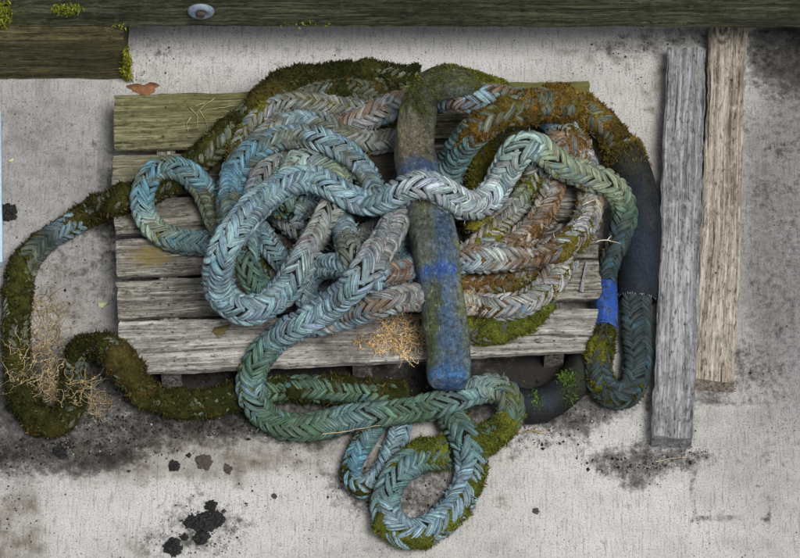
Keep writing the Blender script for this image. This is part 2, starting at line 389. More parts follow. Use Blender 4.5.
def loose_planks():
    for (a, b, wpx, zt, m, sd, lab, mf) in [
        ((687.5, 48), (672.5, 437), 39.5, .062, 'greyplank', 21, 'blue-grey weathered plank on the concrete, the shorter-topped one next to the rope', maskof(al=[(702, 80, 12, 25, .4)], di=[(690, 120, 30, 4, .5), (660, 420, 8, 60, .35), (655, 300, 5, 140, .5), (690, 60, 4, 10, .5)])),
        ((730, 8), (715, 381), 39.5, .058, 'tanplank', 22, 'tan-grey weathered plank whose upper end runs under the dark beam', maskof(di=[(745, 120, 6, 60, .35), (715, 330, 20, 40, .25)], ye=[(744, 140, 5, 20, .4)]))]:
        A, B = at(*a, zt), at(*b, zt)
        t = empty('plank', (A+B)/2*np.array([1, 1, 0]))
        plank('timber', A, B, wpx/PPM, wpx/PPM*1.01, zt-.004, zt, M[m], t, mf, seed=sd, bev=.005, rough=1.5)
        tag(t, lab, 'plank', 'loose planks beside the pallet')
        # saw marks / small side battens are not needed; a rusty nail head or two
        for f in (.2, .72):
            p = A*(1-f)+B*f; nail(p[0]+random.uniform(-.02, .02), p[1], zt+.001, t)
loose_planks()

def kerb():
    zb = .225
    # chock: front face foot on the ground at y=80, top edge at y=39
    p0 = at(-60, 80, 0); p1 = at(127, 80, 0); h = .205
    t = empty('chock', (p0+p1)/2); tag(t, 'dark mossy timber chock under the left end of the beam', 'timber block')
    o = plank('block', np.array([p0[0], p0[1]+.11, 0]), np.array([p1[0], p1[1]+.11, 0]), .22, .22, h, h, M['chock'], t, maskof(al=[(60, 60, 100, 22, .36), (118, 60, 18, 24, .6)], ye=[(60, 62, 50, 6, .5)]), seed=31, bev=.006, rough=.8)
    for k, (x, y, rx, ry, nn) in enumerate([(127, 66, 4, 16, 260)]):
        moss_patch(t, x, y, rx, ry, nn, .012, front=p1[1]-.003, col=((.10, .11, .01), (.22, .22, .03)))
    # the beam lies on the chock and runs across the whole picture
    yf = p0[1]+.034
    zt = zb+.22
    a = np.array([-1.5, yf+.125, 0]); b = np.array([1.5, yf+.118, 0])
    t2 = empty('kerb_beam', (0, yf+.12, 0)); tag(t2, 'long dark green timber beam across the top of the picture', 'beam')
    def mf(W):
        m = maskof(al=[(20, 12, 40, 20, .6), (65, 10, 40, 12, .5), (420, 15, 420, 14, .18), (600, 20, 160, 14, .30), (100, 18, 140, 14, .32)], di=[(760, 15, 80, 30, .6)])(W); return m
    plank('timber', a, b, .25, .25, zt-h-.002, zt, M['beam'], t2, mf, seed=33, bev=.007, rough=.9)
    for x, y, rx, ry, nn in [(2, 12, 10, 15, 420), (66, 9, 15, 6, 260), (120, 26, 8, 4, 30), (300, 24, 30, 3, 30)]:
        moss_patch(t2, x, y, rx, ry, nn, .007, front=yf-.004, col=((.07, .09, .01), (.22, .25, .03)))
    # bolt: dished washer and a hex head in it
    D = at(201, 11, 0)-CAM; s = (yf-.004-CAM[1])/D[1]; c = CAM+D*s
    bt = empty('bolt', (c[0], c[1], c[2])); tag(bt, 'round zinc washer with a rusty bolt head on the dark beam', 'bolt')
    V = []; F = []; n = 28
    prof = [(.034, 0), (.033, -.004), (.026, -.009), (.018, -.010), (.014, -.006), (.012, -.006)]
    for r, y in prof:
        for k in range(n):
            an = 2*math.pi*k/n; V.append((r*math.cos(an), y, r*math.sin(an)))
    for i in range(len(prof)-1):
        for k in range(n): F.append((i*n+k, i*n+(k+1) % n, (i+1)*n+(k+1) % n, (i+1)*n+k))
    F.append(tuple(range((len(prof)-1)*n, len(prof)*n)))
    make('washer', V, F, M['steel'], bt)
    V = []; F = []
    for r, y in ((.0125, -.004), (.0125, -.013), (.010, -.016)):
        for k in range(6): V.append((r*math.cos(k*math.pi/3+.3), y, r*math.sin(k*math.pi/3+.3)))
    for i in range(2):
        for k in range(6): F.append((i*6+k, i*6+(k+1) % 6, (i+1)*6+(k+1) % 6, (i+1)*6+k))
    F.append(tuple(range(12, 18)))
    make('bolt_head', V, F, M['rust'], bt, False)

# ------------------------------------------------------------------ moss blades
def blades(P, N, size, cols, lean=.8):
    """small triangular leaves at points P, normals N -> verts, faces, colours"""
    n = len(P); d = N+lean*(rng.random((n, 3))*2-1); d /= np.linalg.norm(d, axis=1)[:, None]
    s = np.cross(d, rng.random((n, 3))*2-1); s /= np.linalg.norm(s, axis=1)[:, None]+1e-9
    L = np.asarray(size)*(.5+rng.random(n))[:, None]; wd = L*.28
    V = np.stack([P-d*L*.25-s*wd, P-d*L*.25+s*wd, P+d*L*.55+s*wd*.7, P+d*L], 1).reshape(-1, 3)
    b = np.arange(n)[:, None]*4; F = np.concatenate([b, b+1, b+2, b+3], 1)
    C = np.repeat(cols, 4, 0).reshape(n, 4, 3)*np.array([.75, .75, 1.1, 1.25])[None, :, None]
    return V, F, C.reshape(-1, 3)
def moss_patch(parent, x, y, rx, ry, n, size, front=None, z=0., col=((.05, .06, .01), (.16, .16, .02))):
    r = np.sqrt(rng.random(n)); a = rng.random(n)*2*math.pi
    px = x+rx*r*np.cos(a)*(.6+.8*rng.random(n)); py = y+ry*r*np.sin(a)*(.6+.8*rng.random(n))
    if front is None:
        P = at(px, py, z); N = np.tile([0, 0, 1.], (n, 1))
    else:
        D = at(px, py, 0)-CAM; P = CAM+D*((front-CAM[1])/D[:, 1])[:, None]; N = np.tile([0, -1., .2], (n, 1))
    f = rng.random(n)[:, None]; C = np.array(col[0])*(1-f)+np.array(col[1])*f
    V, F, C = blades(P, N, size, C, 1.)
    V = V-np.array(parent.location)
    return make('moss', V, F, M['blade'], parent, False, {'col': ('FLOAT_COLOR', rgba(C))}, 'stuff')
kerb()

# ------------------------------------------------------------------ ropes: paths traced on the photo, heights solved by stacking
TINT = dict(b=(.225, .34, .39), v=(.32, .345, .335), w=(.39, .47, .50), t=(.125, .28, .365), g=(.09, .165, .11), k=(.27, .295, .285), d=(.035, .058, .062),
            p=(.29, .32, .32), o=(.33, .315, .27), m=(.12, .135, .09), s=(.135, .235, .24), y=(.25, .30, .21), q=(.29, .41, .385))
MOSS = dict(olive=((.030, .032, .006), (.085, .085, .012), (.16, .15, .02)), dark=((.008, .010, .003), (.021, .024, .006), (.060, .060, .014)),
            rust=((.035, .021, .009), (.10, .058, .014), (.16, .12, .02)), bright=((.020, .026, .006), (.060, .072, .012), (.15, .165, .022)),
            orange=((.035, .022, .012), (.095, .055, .020), (.17, .105, .045)))
ROPES = {}
def rope_def(key, r, pts, tint, moss, mcol='olive', side=None):
    ROPES[key] = dict(r=r, pts=np.array(pts, float), tint=tint, moss=moss, mcol=mcol, side=side)
TA = 'gqqqyykkb'+'b'*13+'wwwwwqqyyyy'+'gddddddddddddddmmmmmssbb'[:24]
MA = '222223211'+'0'*12+'1100000122233'+'34444586544321'+'778898763211'
rope_def('A', 15.2, [(278,212,2.8),(284,188,3.4),(294,167,3.7),(314,159,3.9),(334,168,3.9),(340,192,3.6),(324,222,4),(308,250,4.2),(292,280,4.2),(272,302,4.3),(247,311,4.5),(225,299,4.8),
  (217,275,5.2),(223,250,5.6),(238,226,6),(258,204,6),(280,187,6),(303,179,6),(327,184,6),(350,198,6),(375,205,6),(396,195,6),(418,183,6),(441,190,6),(466,207,6),(490,198,6),(504,173,6),(516,152,6),
  (532,143,6),(546,153,6),(562,167,6),(590,177,6),(614,187,6),(625,208,5.5),(621,235,4.5),(611,262,3.5),(605,290,2.2),(607,320,1.2),(601,348,.8),(598,374,.5),(608,394,.5),(626,396,.5),(637,376,.6),
  (637,345,.8),(636,312,1),(639,270,1.2),(642,230,1.6),(637,192,2.2),(624,155,3),(600,121,3.6),(565,104,4),(527,106,4),(492,119,4),(464,142,4),(450,168,4),(444,192,3.5),(452,215,2.2)],
TA, MA, 'rust')
rope_def('B', 13.2, [(238,268,2),(228,243,2.9),(218,220,2.9),(207,194,2.8),(192,175,2.7),(171,166,2.6),(151,173,2.5),(141,195,2.4),(145,219,2.3),(161,235,2.2),(185,242,2.1),(209,243,2),(233,244,1.8)],
  'yyyststtqysbb', '3433121123211', 'olive')
rope_def('C', 13.2, [(236,250,3.4),(231,218,4.4),(229,192,4.5),(236,167,4.5),(255,148,4.5),(285,137,4.5),(315,138,4.5),(343,151,4.5),(362,170,4.5),(376,192,4.4),(384,214,3.6)], 'sstttbbbbbb', '22110000001', 'olive')
rope_def('E', 13.0, [(318,147,2.6),(298,150,2.8),(278,160,3),(260,178,3),(250,200,3),(248,225,2.6),(247,250,2.4),(249,273,2.4),(260,289,2.4),(282,292,2.2)], 'kkkkbbsggg', '3322123333', 'dark')
rope_def('F', 12.0, [(252,222,1.8),(266,238,2),(276,256,2),(294,270,1.8),(318,274,1.5)], 'bbbbb', '22222', 'dark')
rope_def('G', 13.0, [(286,212,2.6),(312,206,2.8),(338,214,3),(345,234,3),(350,256,2.8),(358,276,2.2)], 'bbbbbk', '122332', 'olive')
rope_def('H2', 12.0, [(378,284,2.4),(352,268,2.6),(328,265,2.6),(309,275,2.5),(304,294,2.4),(316,312,2)], 'bbbbbb', '111112', 'dark')
rope_def('D', 14.8, [(410,190,3.6),(400,212,4),(390,233,4),(374,258,4),(356,283,4),(333,305,4),(305,322,4),(276,339,4),(256,362,3.6),(250,388,3),(261,413,2.2),(286,427,1.8),(316,426,1.8),(350,418,1.9),(390,413,2),
  (430,407,2),(464,395,2),(489,387,2),(509,394,1.6),(512,414,1),(498,432,.5),(478,442,.2)], 'kkpkbbbsgsgggsggsqmggg', '1111000134111111234789', 'bright')
rope_def('H', 15.6, [(442,402,.5),(456,424,.6),(470,449,.7),(470,476,.7),(456,506,.7),(431,529,.7),(405,534,.7),(388,520,.7),(385,499,.7),(393,479,.7),(407,464,.6),(426,457,.5),(448,454,.3)], 'ggsbbbbbsssgg', '3444444443489', 'bright', (428, 485))
rope_def('I', 11.5, [(382,410,.2),(369,434,.3),(354,458,.3),(349,478,.3),(361,489,.3),(378,481,.3),(389,461,.3),(397,440,.3),(404,416,.2)], 'ssttbbbbb', '334443222', 'dark', (372, 460))
rope_def('J', 13.6, [(420,78,.7),(400,79,.8),(370,75,.9),(332,80,.9),(296,80,.9),(268,96,.9),(240,124,1),(210,152,1),(172,180,1),(135,196,1),(104,206,.8),(76,222,.5),(46,240,.3),(24,266,.2),(16,300,.2),(16,340,.2),(20,380,.2),(30,412,.2),
  (50,426,.2),(70,412,.25),(76,386,.3),(76,360,.3),(90,346,.3),(112,350,.3),(128,372,.3),(150,396,.3),(182,404,.3),(220,401,.3),(262,392,.3),(312,388,.3),(360,394,.3),(405,396,.2)],
  'gmmmmmmmmmmbdmmmmmmmdmmmmmmmgggg', '78898888989837889898788989887777', 'dark')
rope_def('L', 11.5, [(292,104,1),(308,96,1.1),(332,90,1.2),(358,90,1.2),(382,95,1.2),(408,106,1)], 'mmmmmm', '677778', 'dark')
rope_def('M', 12.8, [(236,180,1.4),(240,150,1.8),(250,128,2),(268,111,2),(293,103,2),(325,106,2),(355,111,2),(385,114,1.7),(405,116,1.4)], 'kkkkkkkkk', '776554566', 'olive')
rope_def('O', 12.2, [(246,168,1.9),(256,144,2.3),(274,127,2.5),(300,120,2.5),(328,128,2.5),(347,139,2.5),(372,143,2.5),(400,138,2.4),(425,130,2)], 'kkkbbpkkp', '665333464', 'olive')
rope_def('N', 14.5, [(330,142,1.7),(346,128,2.1),(372,115,2.4),(400,104,2.4),(425,100,2.3),(447,99,2.3),(476,97,2.3),(506,99,2.1),(536,108,1.9),(562,128,1.9),(579,150,2.2),(589,178,2.6),(591,204,3),(583,230,3),(560,248,3),(527,256,3),
  (490,258,3),(455,260,2.8),(425,264,2.4),(396,272,2.4),(370,278,2.2),(345,290,1.8)], 'ppppbbbstbobovvvvbbbbk', '1111532235655454422222', 'orange')
rope_def('R', 13.0, [(546,146,2),(538,166,2.2),(528,190,2.2),(512,213,2.2),(493,233,2.2),(474,250,2),(452,270,1.6)], 'ykypoob', '5555556', 'olive')
rope_def('S', 13.0, [(556,140,2.0),(555,165,2.1),(551,192,2.1),(542,216,2.1),(524,236,2.1),(502,250,1.8),(476,262,1.4)], 'oooooop', '4444455', 'orange')
rope_def('T', 13.8, [(566,258,1.8),(553,280,2.2),(532,300,2.2),(502,308,2.2),(470,306,2.2),(442,300,2.2),(418,296,2.4),(391,301,2.5),(363,310,2.5),(338,318,2.4),(314,322,2.2)], 'ovvvobppbbb', '65445322122', 'orange')
rope_def('U', 14.5, [(545,296,.8),(524,314,1),(500,328,1.1),(478,332,1.1),(455,326,1),(430,318,.8)], 'gmmmmm', '899999', 'bright')
rope_def('V', 12.5, [(560,262,1),(530,276,1.2),(500,283,1.2),(470,285,1.2),(440,282,1.2),(410,284,1)], 'oomkkk', '888876', 'orange')
rope_def('Y', 12.0, [(262,258,.9),(284,278,1),(312,290,1),(345,288,1),(372,270,1),(392,246,1),(398,222,1)], 'dkdkkdd', '4444444', 'dark')
rope_def('Z', 12.0, [(268,206,1),(290,224,1.1),(314,240,1.1),(342,244,1.1),(370,234,1.1),(390,214,1.1),(404,190,1)], 'dkbkkbd', '3444444', 'dark')
rope_def('Q', 11.5, [(300,306,.7),(322,296,.8),(348,300,.8),(372,296,.8),(396,284,.8),(416,262,.8)], 'kkbkkk', '444444', 'dark')
rope_def('P', 12.5, [(470,205,.8),(474,228,1),(490,244,1),(520,238,1),(540,214,.9),(540,186,.8)], 'mmkkoo', '767666', 'olive')
rope_def('W', 10.5, [(404,196,1.8),(404,222,2),(400,248,2),(406,268,1.8)], 'kpbb', '2222', 'dark')
rope_def('X', 12.5, [(500,122,1.2),(488,146,1.3),(478,172,1.3),(484,205,1.2),(476,235,1)], 'mmmmm', '78999', 'olive')
ROPES['A']['rs'] = ([0, 31, 33.5, 35.5, 37.6, 39], [1, 1, .88, .70, .70, 1])
HOSES = {'hose': dict(r=21.0, pts=np.array([(505,86,1.2),(478,83,2),(450,80,3.4),(427,88,4.6),(417,115,5),(414,148,5),(421,183,5),(430,215,5),(436,250,5),(441,290,5),(446,328,5),(449,362,4.8),(450,384,4.6)], float)),
         'black': dict(r=17.0, pts=np.array([(596,318,.2),(588,350,.2),(577,378,.2),(556,398,.2),(530,408,.2),(508,402,.15)], float))}

def catmull(P, step):
    P = np.asarray(P, float); Q = np.vstack([2*P[0]-P[1], P, 2*P[-1]-P[-2]]); out = []; par = []
    for i in range(len(P)-1):
        p0, p1, p2, p3 = Q[i:i+4]; n = max(2, int(np.linalg.norm((p2-p1)[:2])/step+.5))
        for t in np.arange(n)/n:
            out.append(.5*((2*p1)+(-p0+p2)*t+(2*p0-5*p1+4*p2-p3)*t*t+(-p0+3*p1-3*p2+p3)*t**3)); par.append(i+t)
    out.append(P[-1]); par.append(len(P)-1.)
    return np.array(out), np.array(par)

SL = {'black': (44.3, 48.15), 'blue': (35.9, 37.35)}         # stretch of rope A inside its sleeves (control point index)
def solve():
    allP = []; ids = []; rad = []; par = []; keys = list(ROPES)+list(HOSES)
    for n, k in enumerate(keys):
        d = ROPES.get(k) or HOSES[k]; c, pr = catmull(d['pts'], 7)
        r = np.full(len(c), d['r']/PPM)
        if k == 'A': r = np.where((pr > SL['black'][0]) & (pr < SL['black'][1]), .0485, r)
        allP.append(c); ids.append(np.full(len(c), n)); rad.append(r); par.append(pr)
    Q = np.vstack(allP); ids = np.concatenate(ids); rad = np.concatenate(rad); N = len(Q)
    lay = Q[:, 2]; px, py = Q[:, 0], Q[:, 1]; arc = np.arange(N)*7.
    I, J = np.triu_indices(N, 1)
    near = (abs(px[I]-px[J]) < 48) & (abs(py[I]-py[J]) < 110)
    near &= ~((ids[I] == ids[J]) & (abs(I-J)*7 < 55)) & (abs(lay[I]-lay[J]) > .04)
    I, J = I[near], J[near]
    sw = lay[I] < lay[J]; I, J = np.where(sw, J, I), np.where(sw, I, J)     # I lies above J
    SQ = .80*(rad[I]+rad[J])
    # pallet edges in photo pixels (deck level)
    def onpal(x, y):
        yt = 95+(x-115)*(80-95)/476; yb = 374+(x-119)*(349-374)/484
        return sstep(104, 118, x)*(1-sstep(598, 610, x))*sstep(-9, 3, y-yt)*(1-sstep(-2, 9, y-yb))
    under = np.isin(ids, [keys.index('black')])
    z = rad+.112*onpal(px, py)*~under+lay*.02
    same = ids[1:] == ids[:-1]
    for it in range(260):
        W = at(px, py, z); on = onpal(px, py+0*z)
        q = proj(np.stack([W[:, 0], W[:, 1], np.full(N, PZ)], -1))
        fl = rad*.93+np.where(under, 0, PZ*onpal(q[0], q[1]))
        lap = np.zeros(N); cnt = np.zeros(N)
        dd = np.where(same, z[1:]-z[:-1], 0); lap[:-1] += dd; lap[1:] -= dd; cnt[:-1] += same; cnt[1:] += same
        z = z+.45*lap/np.maximum(cnt, 1)-.0012
        W = at(px, py, z); dxy = np.hypot(W[I, 0]-W[J, 0], W[I, 1]-W[J, 1])
        need = np.sqrt(np.maximum(SQ**2-dxy**2, 0)); gap = need-(z[I]-z[J]); hit = (dxy < SQ) & (gap > 0)
        up = np.zeros(N); dn = np.zeros(N)
        np.maximum.at(up, I[hit], gap[hit]); np.maximum.at(dn, J[hit], gap[hit])
        z = z+.5*up-.28*dn
        z = np.maximum(z, fl)
    res = {}
    for n, k in enumerate(keys):
        m = ids == n; res[k] = (at(px[m], py[m], z[m]), par[n], rad[m])
    return res
PATH = solve()

def resample(P, par, ds):
    P = np.asarray(P)
    for _ in range(3):
        Q = P.copy(); Q[1:-1] = .5*P[1:-1]+.25*(P[:-2]+P[2:]); P = Q
    # dense catmull then uniform arc length
    c, t = catmull3(P)
    pr = np.interp(t, np.arange(len(par)), par)
    s = np.concatenate([[0], np.cumsum(np.linalg.norm(np.diff(c, axis=0), axis=1))])
    n = int(s[-1]/ds); u = np.linspace(0, s[-1], n+1)
    return np.stack([np.interp(u, s, c[:, k]) for k in range(3)], -1), np.interp(u, s, pr), u
def catmull3(P, n=8):
    Q = np.vstack([2*P[0]-P[1], P, 2*P[-1]-P[-2]]); t = (np.arange(n)/n)[None, :, None]
    p0, p1, p2, p3 = [Q[i:len(Q)-3+i][:, None, :] for i in range(4)]
    c = .5*((2*p1)+(-p0+p2)*t+(2*p0-5*p1+4*p2-p3)*t*t+(-p0+3*p1-3*p2+p3)*t**3)
    c = np.vstack([c.reshape(-1, 3), P[-1:]])
    return c, np.concatenate([np.arange(0, len(P)-1, 1/n), [len(P)-1.]])
def frames(C):
    T = np.gradient(C, axis=0); T /= np.linalg.norm(T, axis=1)[:, None]
    N = np.zeros_like(C); n = np.array([0, 0, 1.])
    for i in range(len(C)):
        n = n-T[i]*(n@T[i]); n /= np.linalg.norm(n)
        N[i] = n
        n = n*.9+np.array([0, 0, .1])                 # stay roughly upright
    return T, N, np.cross(T, N)
def digits(s, par):
    v = np.array([int(c) for c in s])/9.; return np.interp(par, np.linspace(0, par.max(), len(v)), v)
def tints(s, par):
    v = np.array([TINT[c] for c in s]); x = np.linspace(0, par.max(), len(v))
    return np.stack([np.interp(par, x, v[:, k]) for k in range(3)], -1)
def sweep_faces(n, k, cap=True):
    I = np.arange(n*k).reshape(n, k); J = np.roll(I, -1, 1)
    return np.stack([I[:-1], J[:-1], J[1:], I[1:]], -1).reshape(-1, 4)

def build_rope(key, name, label, seed):
    d = ROPES[key]; P0, par0, rad0 = PATH[key]; R = d['r']/PPM
    ds = .0054; C, par, s = resample(P0, par0, ds); T, N, B = frames(C); n = len(C)
    base = C[n//2]*np.array([1, 1, 0]); t = empty(name, base); tag(t, label, 'rope', 'heaped mooring ropes')
    L = 5.3*R; rs = np.random.default_rng(seed)
    tw = (fbm(np.stack([s*1.1, 0*s, 0*s+seed], -1), 1., seed, 2)-.5)*5+seed*1.7
    Rs = R*np.interp(par, *d.get('rs', ([0, 1], [1, 1])))*(1+.10*(fbm(np.stack([s*6, 0*s+seed, 0*s], -1), 1., seed+3, 2)-.5)*2)
    base_col = tints(d['tint'], par); nv = 14
    ang = np.arange(nv)*2*math.pi/nv; ca, sa = np.cos(ang), np.sin(ang)
    for i in range(18):
        sg = 1 if i < 9 else -1; th0 = (i % 9)*math.pi*2/9
        ph = sg*2*math.pi*s/L+th0+.06*np.sin(s*23+i*2.1); wv = np.sin(3*ph)*sg*-1
        th = ph+tw
        r = Rs*(.725+.13*wv+.03*np.sin(s*31+i*1.7)+.02*np.sin(s*57+i*3.1))
        rad = np.cos(th)[:, None]*N+np.sin(th)[:, None]*B
        X = C+rad*r[:, None]
        t3 = np.gradient(X, axis=0); t3 /= np.linalg.norm(t3, axis=1)[:, None]
        sd_ = np.cross(t3, rad); sd_ /= np.linalg.norm(sd_, axis=1)[:, None]; nn = np.cross(sd_, t3)
        puff = 1+.10*np.sin(s*17+i)+.06*rs.standard_normal()
        irr = 1+.22*(vnoise(np.stack([s*20, 0*s+i*7, 0*s+seed], -1), 1., seed+i)-.5)*2
        hw = Rs*(.182+.042*wv)*puff*irr; hh = Rs*.15*(1+.2*wv)
        # the yarns of a strand show as shallow lobes
        tws = s*30+i
        lob = 1+.085*np.cos(5*(ang[None, :]+tws[:, None]))
        V = X[:, None, :]+(hw[:, None]*ca*lob)[..., None]*sd_[:, None, :]+(hh[:, None]*sa*lob)[..., None]*nn[:, None, :]
        V = V.reshape(-1, 3)
        F = sweep_faces(n, nv)
        vv = ang[None, :]+s[:, None]*16
        suv = np.stack([np.broadcast_to(s[:, None]+i*3.3+seed*7.7, (n, nv)), np.cos(vv)*1.0+i*2., np.sin(vv)], -1)
        j = 1+.035*rs.standard_normal(3)+.11*rs.standard_normal()
        q = np.stack([s*14, 0*s+i*5, 0*s+seed], -1)
        col = base_col*np.clip(j, .65, 1.35)*(.78+.5*vnoise(q, 1., seed))[:, None]
        if d['mcol'] in ('orange', 'olive'):
            fo = (.75*sstep(.46, .66, fbm(X, 22, seed+60, 3)))[:, None]; col = col*(1-fo)+np.array((.22, .115, .04) if d['mcol'] == 'orange' else (.13, .125, .06))*fo*(.7+.6*rs.random())
        col = np.repeat(col, nv, 0)
        make('strand', V-np.array(t.location), F, M['rope'], t, True, {'suv': ('FLOAT_VECTOR', suv), 'col': ('FLOAT_COLOR', rgba(col))})
    # core raised into the gaps: dirt with groove shade painted in, brown for grime
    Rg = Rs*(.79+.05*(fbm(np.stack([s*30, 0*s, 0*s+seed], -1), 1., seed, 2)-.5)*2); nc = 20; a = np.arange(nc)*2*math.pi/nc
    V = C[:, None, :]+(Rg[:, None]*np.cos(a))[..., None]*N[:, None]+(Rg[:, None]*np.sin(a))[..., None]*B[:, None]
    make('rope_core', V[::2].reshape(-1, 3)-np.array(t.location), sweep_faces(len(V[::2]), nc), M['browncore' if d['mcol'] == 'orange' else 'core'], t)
    moss_on(t, d, C, N, B, par, s, Rs, seed)
    nh = int(s[-1]*420); ii = rs.integers(2, n-2, nh); th = rs.random(nh)*2*math.pi
    nr = np.cos(th)[:, None]*N[ii]+np.sin(th)[:, None]*B[ii]; P = C[ii]+nr*(Rs[ii]*.96)[:, None]
    dr = T[ii]*rs.standard_normal((nh, 1))+nr*.35+.8*rs.standard_normal((nh, 3))*.6; dr /= np.linalg.norm(dr, axis=1)[:, None]
    ln = (.006+.012*rs.random(nh)**2)[:, None]; sw = np.cross(dr, nr); sw /= np.linalg.norm(sw, axis=1)[:, None]+1e-9; sw *= .0006
    mid = P+dr*ln*.5+nr*ln*.12; tip = P+dr*ln+nr*ln*(.1*rs.standard_normal((nh, 1)))
    V = np.stack([P-sw, P+sw, mid+sw*.8, mid-sw*.8, tip], 1).reshape(-1, 3); b = np.arange(nh)[:, None]*5
    F = np.concatenate([b+np.array([[0, 1, 2]]), b+np.array([[0, 2, 3]]), b+np.array([[3, 2, 4]])])
    cc = np.repeat(base_col[ii]*(.7+.9*rs.random((nh, 1))), 5, 0)
    make('loose_fibres', V-np.array(t.location), F, M['straw'], t, False, {'col': ('FLOAT_COLOR', rgba(cc))}, 'stuff')
    return t
def moss_on(t, d, C, N, B, par, s, Rs, seed):
    mv = digits(d['moss'], par)
    if mv.max() < .2: return
    na = 44; a = np.arange(na)*2*math.pi/na; n = len(C)
    rad = np.cos(a)[None, :, None]*N[:, None]+np.sin(a)[None, :, None]*B[:, None]
    P = C[:, None]+rad*Rs[:, None, None]
    m = mv[:, None]+.55*(fbm(P, 20, seed, 3)-.5)*2+.12*(fbm(P, 90, seed+4, 2)-.5)*2
    if d['side']:                                    # grows on the outside of the loop
        c = at(*d['side'], .04); o = C-c; o[:, 2] = 0; o /= np.linalg.norm(o, axis=1)[:, None]+1e-9
        m = m+.40*np.einsum('ijk,ik->ij', rad, o)-.10
    m = np.clip(m, 0, 1.15)
    if d['mcol'] in ('rust', 'dark', 'bright') and d['mcol'] != 'x':
        m = m*np.where(m > .3, 1., .9)
    keep = (m.max(1) > .12)
    lump = (fbm(P, 60, seed+8, 3)-.5)+1.1*(fbm(P, 19, seed+11, 2)-.5)
    rr = Rs[:, None]*(.60+.42*m+.34*sstep(.6, 1.1, m)*(lump+.3)+.06*lump)
    V = C[:, None]+rad*rr[..., None]
    c0, c1, c2 = [np.array(x) for x in MOSS[d['mcol']]]
    f = fbm(P, 16, seed+20, 3)[..., None]*.75+.35*vnoise(P, 140, seed+23)[..., None]
    if d['mcol'] == 'rust':                          # green at the sheltered stretches, rust where it dries
        g = ((par > 32) & (par < 47)).astype(float)
        cg = [np.array(x) for x in MOSS['dark']]; yg = sstep(.5, .62, fbm(P, 11, seed+40, 2))[..., None]*.6
        g = np.clip(g[:, None, None]+yg, 0, 1)
        c0, c1, c2 = [x*(1-g)+y*g for x, y in ((c0, cg[0]), (c1, cg[1]), (c2, np.array([.15, .15, .02])))]
    elif d['mcol'] == 'dark':
        g = sstep(.52, .66, fbm(P, 9, seed+40, 2))[..., None]; c1 = c1*(1-g)+np.array([.030, .029, .008])*g; c2 = c2*(1-g)+np.array([.085, .062, .018])*g
    elif d['mcol'] in ('olive', 'orange'):
        g = sstep(.5, .64, fbm(P, 9, seed+40, 2))[..., None]*.8; c1 = c1*(1-g)+np.array([.09, .085, .012])*g
    col = np.where(f < .5, c0*(1-f*2)+c1*f*2, c1*(2-f*2)+c2*(f*2-1))
    F = sweep_faces(n, na); fk = keep[:-1] & keep[1:]
    F = F.reshape(n-1, na, 4)[fk].reshape(-1, 4)
    if len(F) == 0: return
    used = np.unique(F); mp = -np.ones(n*na, np.int64); mp[used] = np.arange(len(used))
    loc = np.array(t.location)
    # leaves on the thick parts
    cand = np.where((m > .52).ravel())[0]
    area = .0048*2*math.pi*Rs.mean()/na
    k = int(len(cand)*area*105000)
    Vm, Fm, Cm = V.reshape(-1, 3)[used], mp[F], col.reshape(-1, 3)[used]
    o = make('moss', Vm-loc, Fm, M['moss'], t, True, {'col': ('FLOAT_COLOR', rgba(Cm))}, 'stuff')
    if k > 5:
        ix = rng.choice(cand, k); jit = (rng.random((k, 3))-.5)*.006
        nr = rad.reshape(-1, 3)[ix]
        pv = V.reshape(-1, 3)[ix]; up = (nr[:, 2] > -.45) & (rng.random(k) < .25+1.1*sstep(.35, .6, fbm(pv, 35, seed+50, 2))); ix, jit, nr = ix[up], jit[up], nr[up]
        cb = col.reshape(-1, 3)[ix]*(.5+1.1*rng.random((len(ix), 1))**1.5)
        dead = rng.random(len(ix)) < .14; cb[dead] = np.array([.085, .055, .022])*(.5+rng.random((dead.sum(), 1)))
        Vb, Fb, Cb = blades(V.reshape(-1, 3)[ix]+jit-nr*.001, nr, .0062*(.5+.9*rng.random((len(ix), 1))), cb, .9)
        make('moss_leaves', Vb-loc, Fb, M['blade'], t, False, {'col': ('FLOAT_COLOR', rgba(Cb))}, 'stuff')

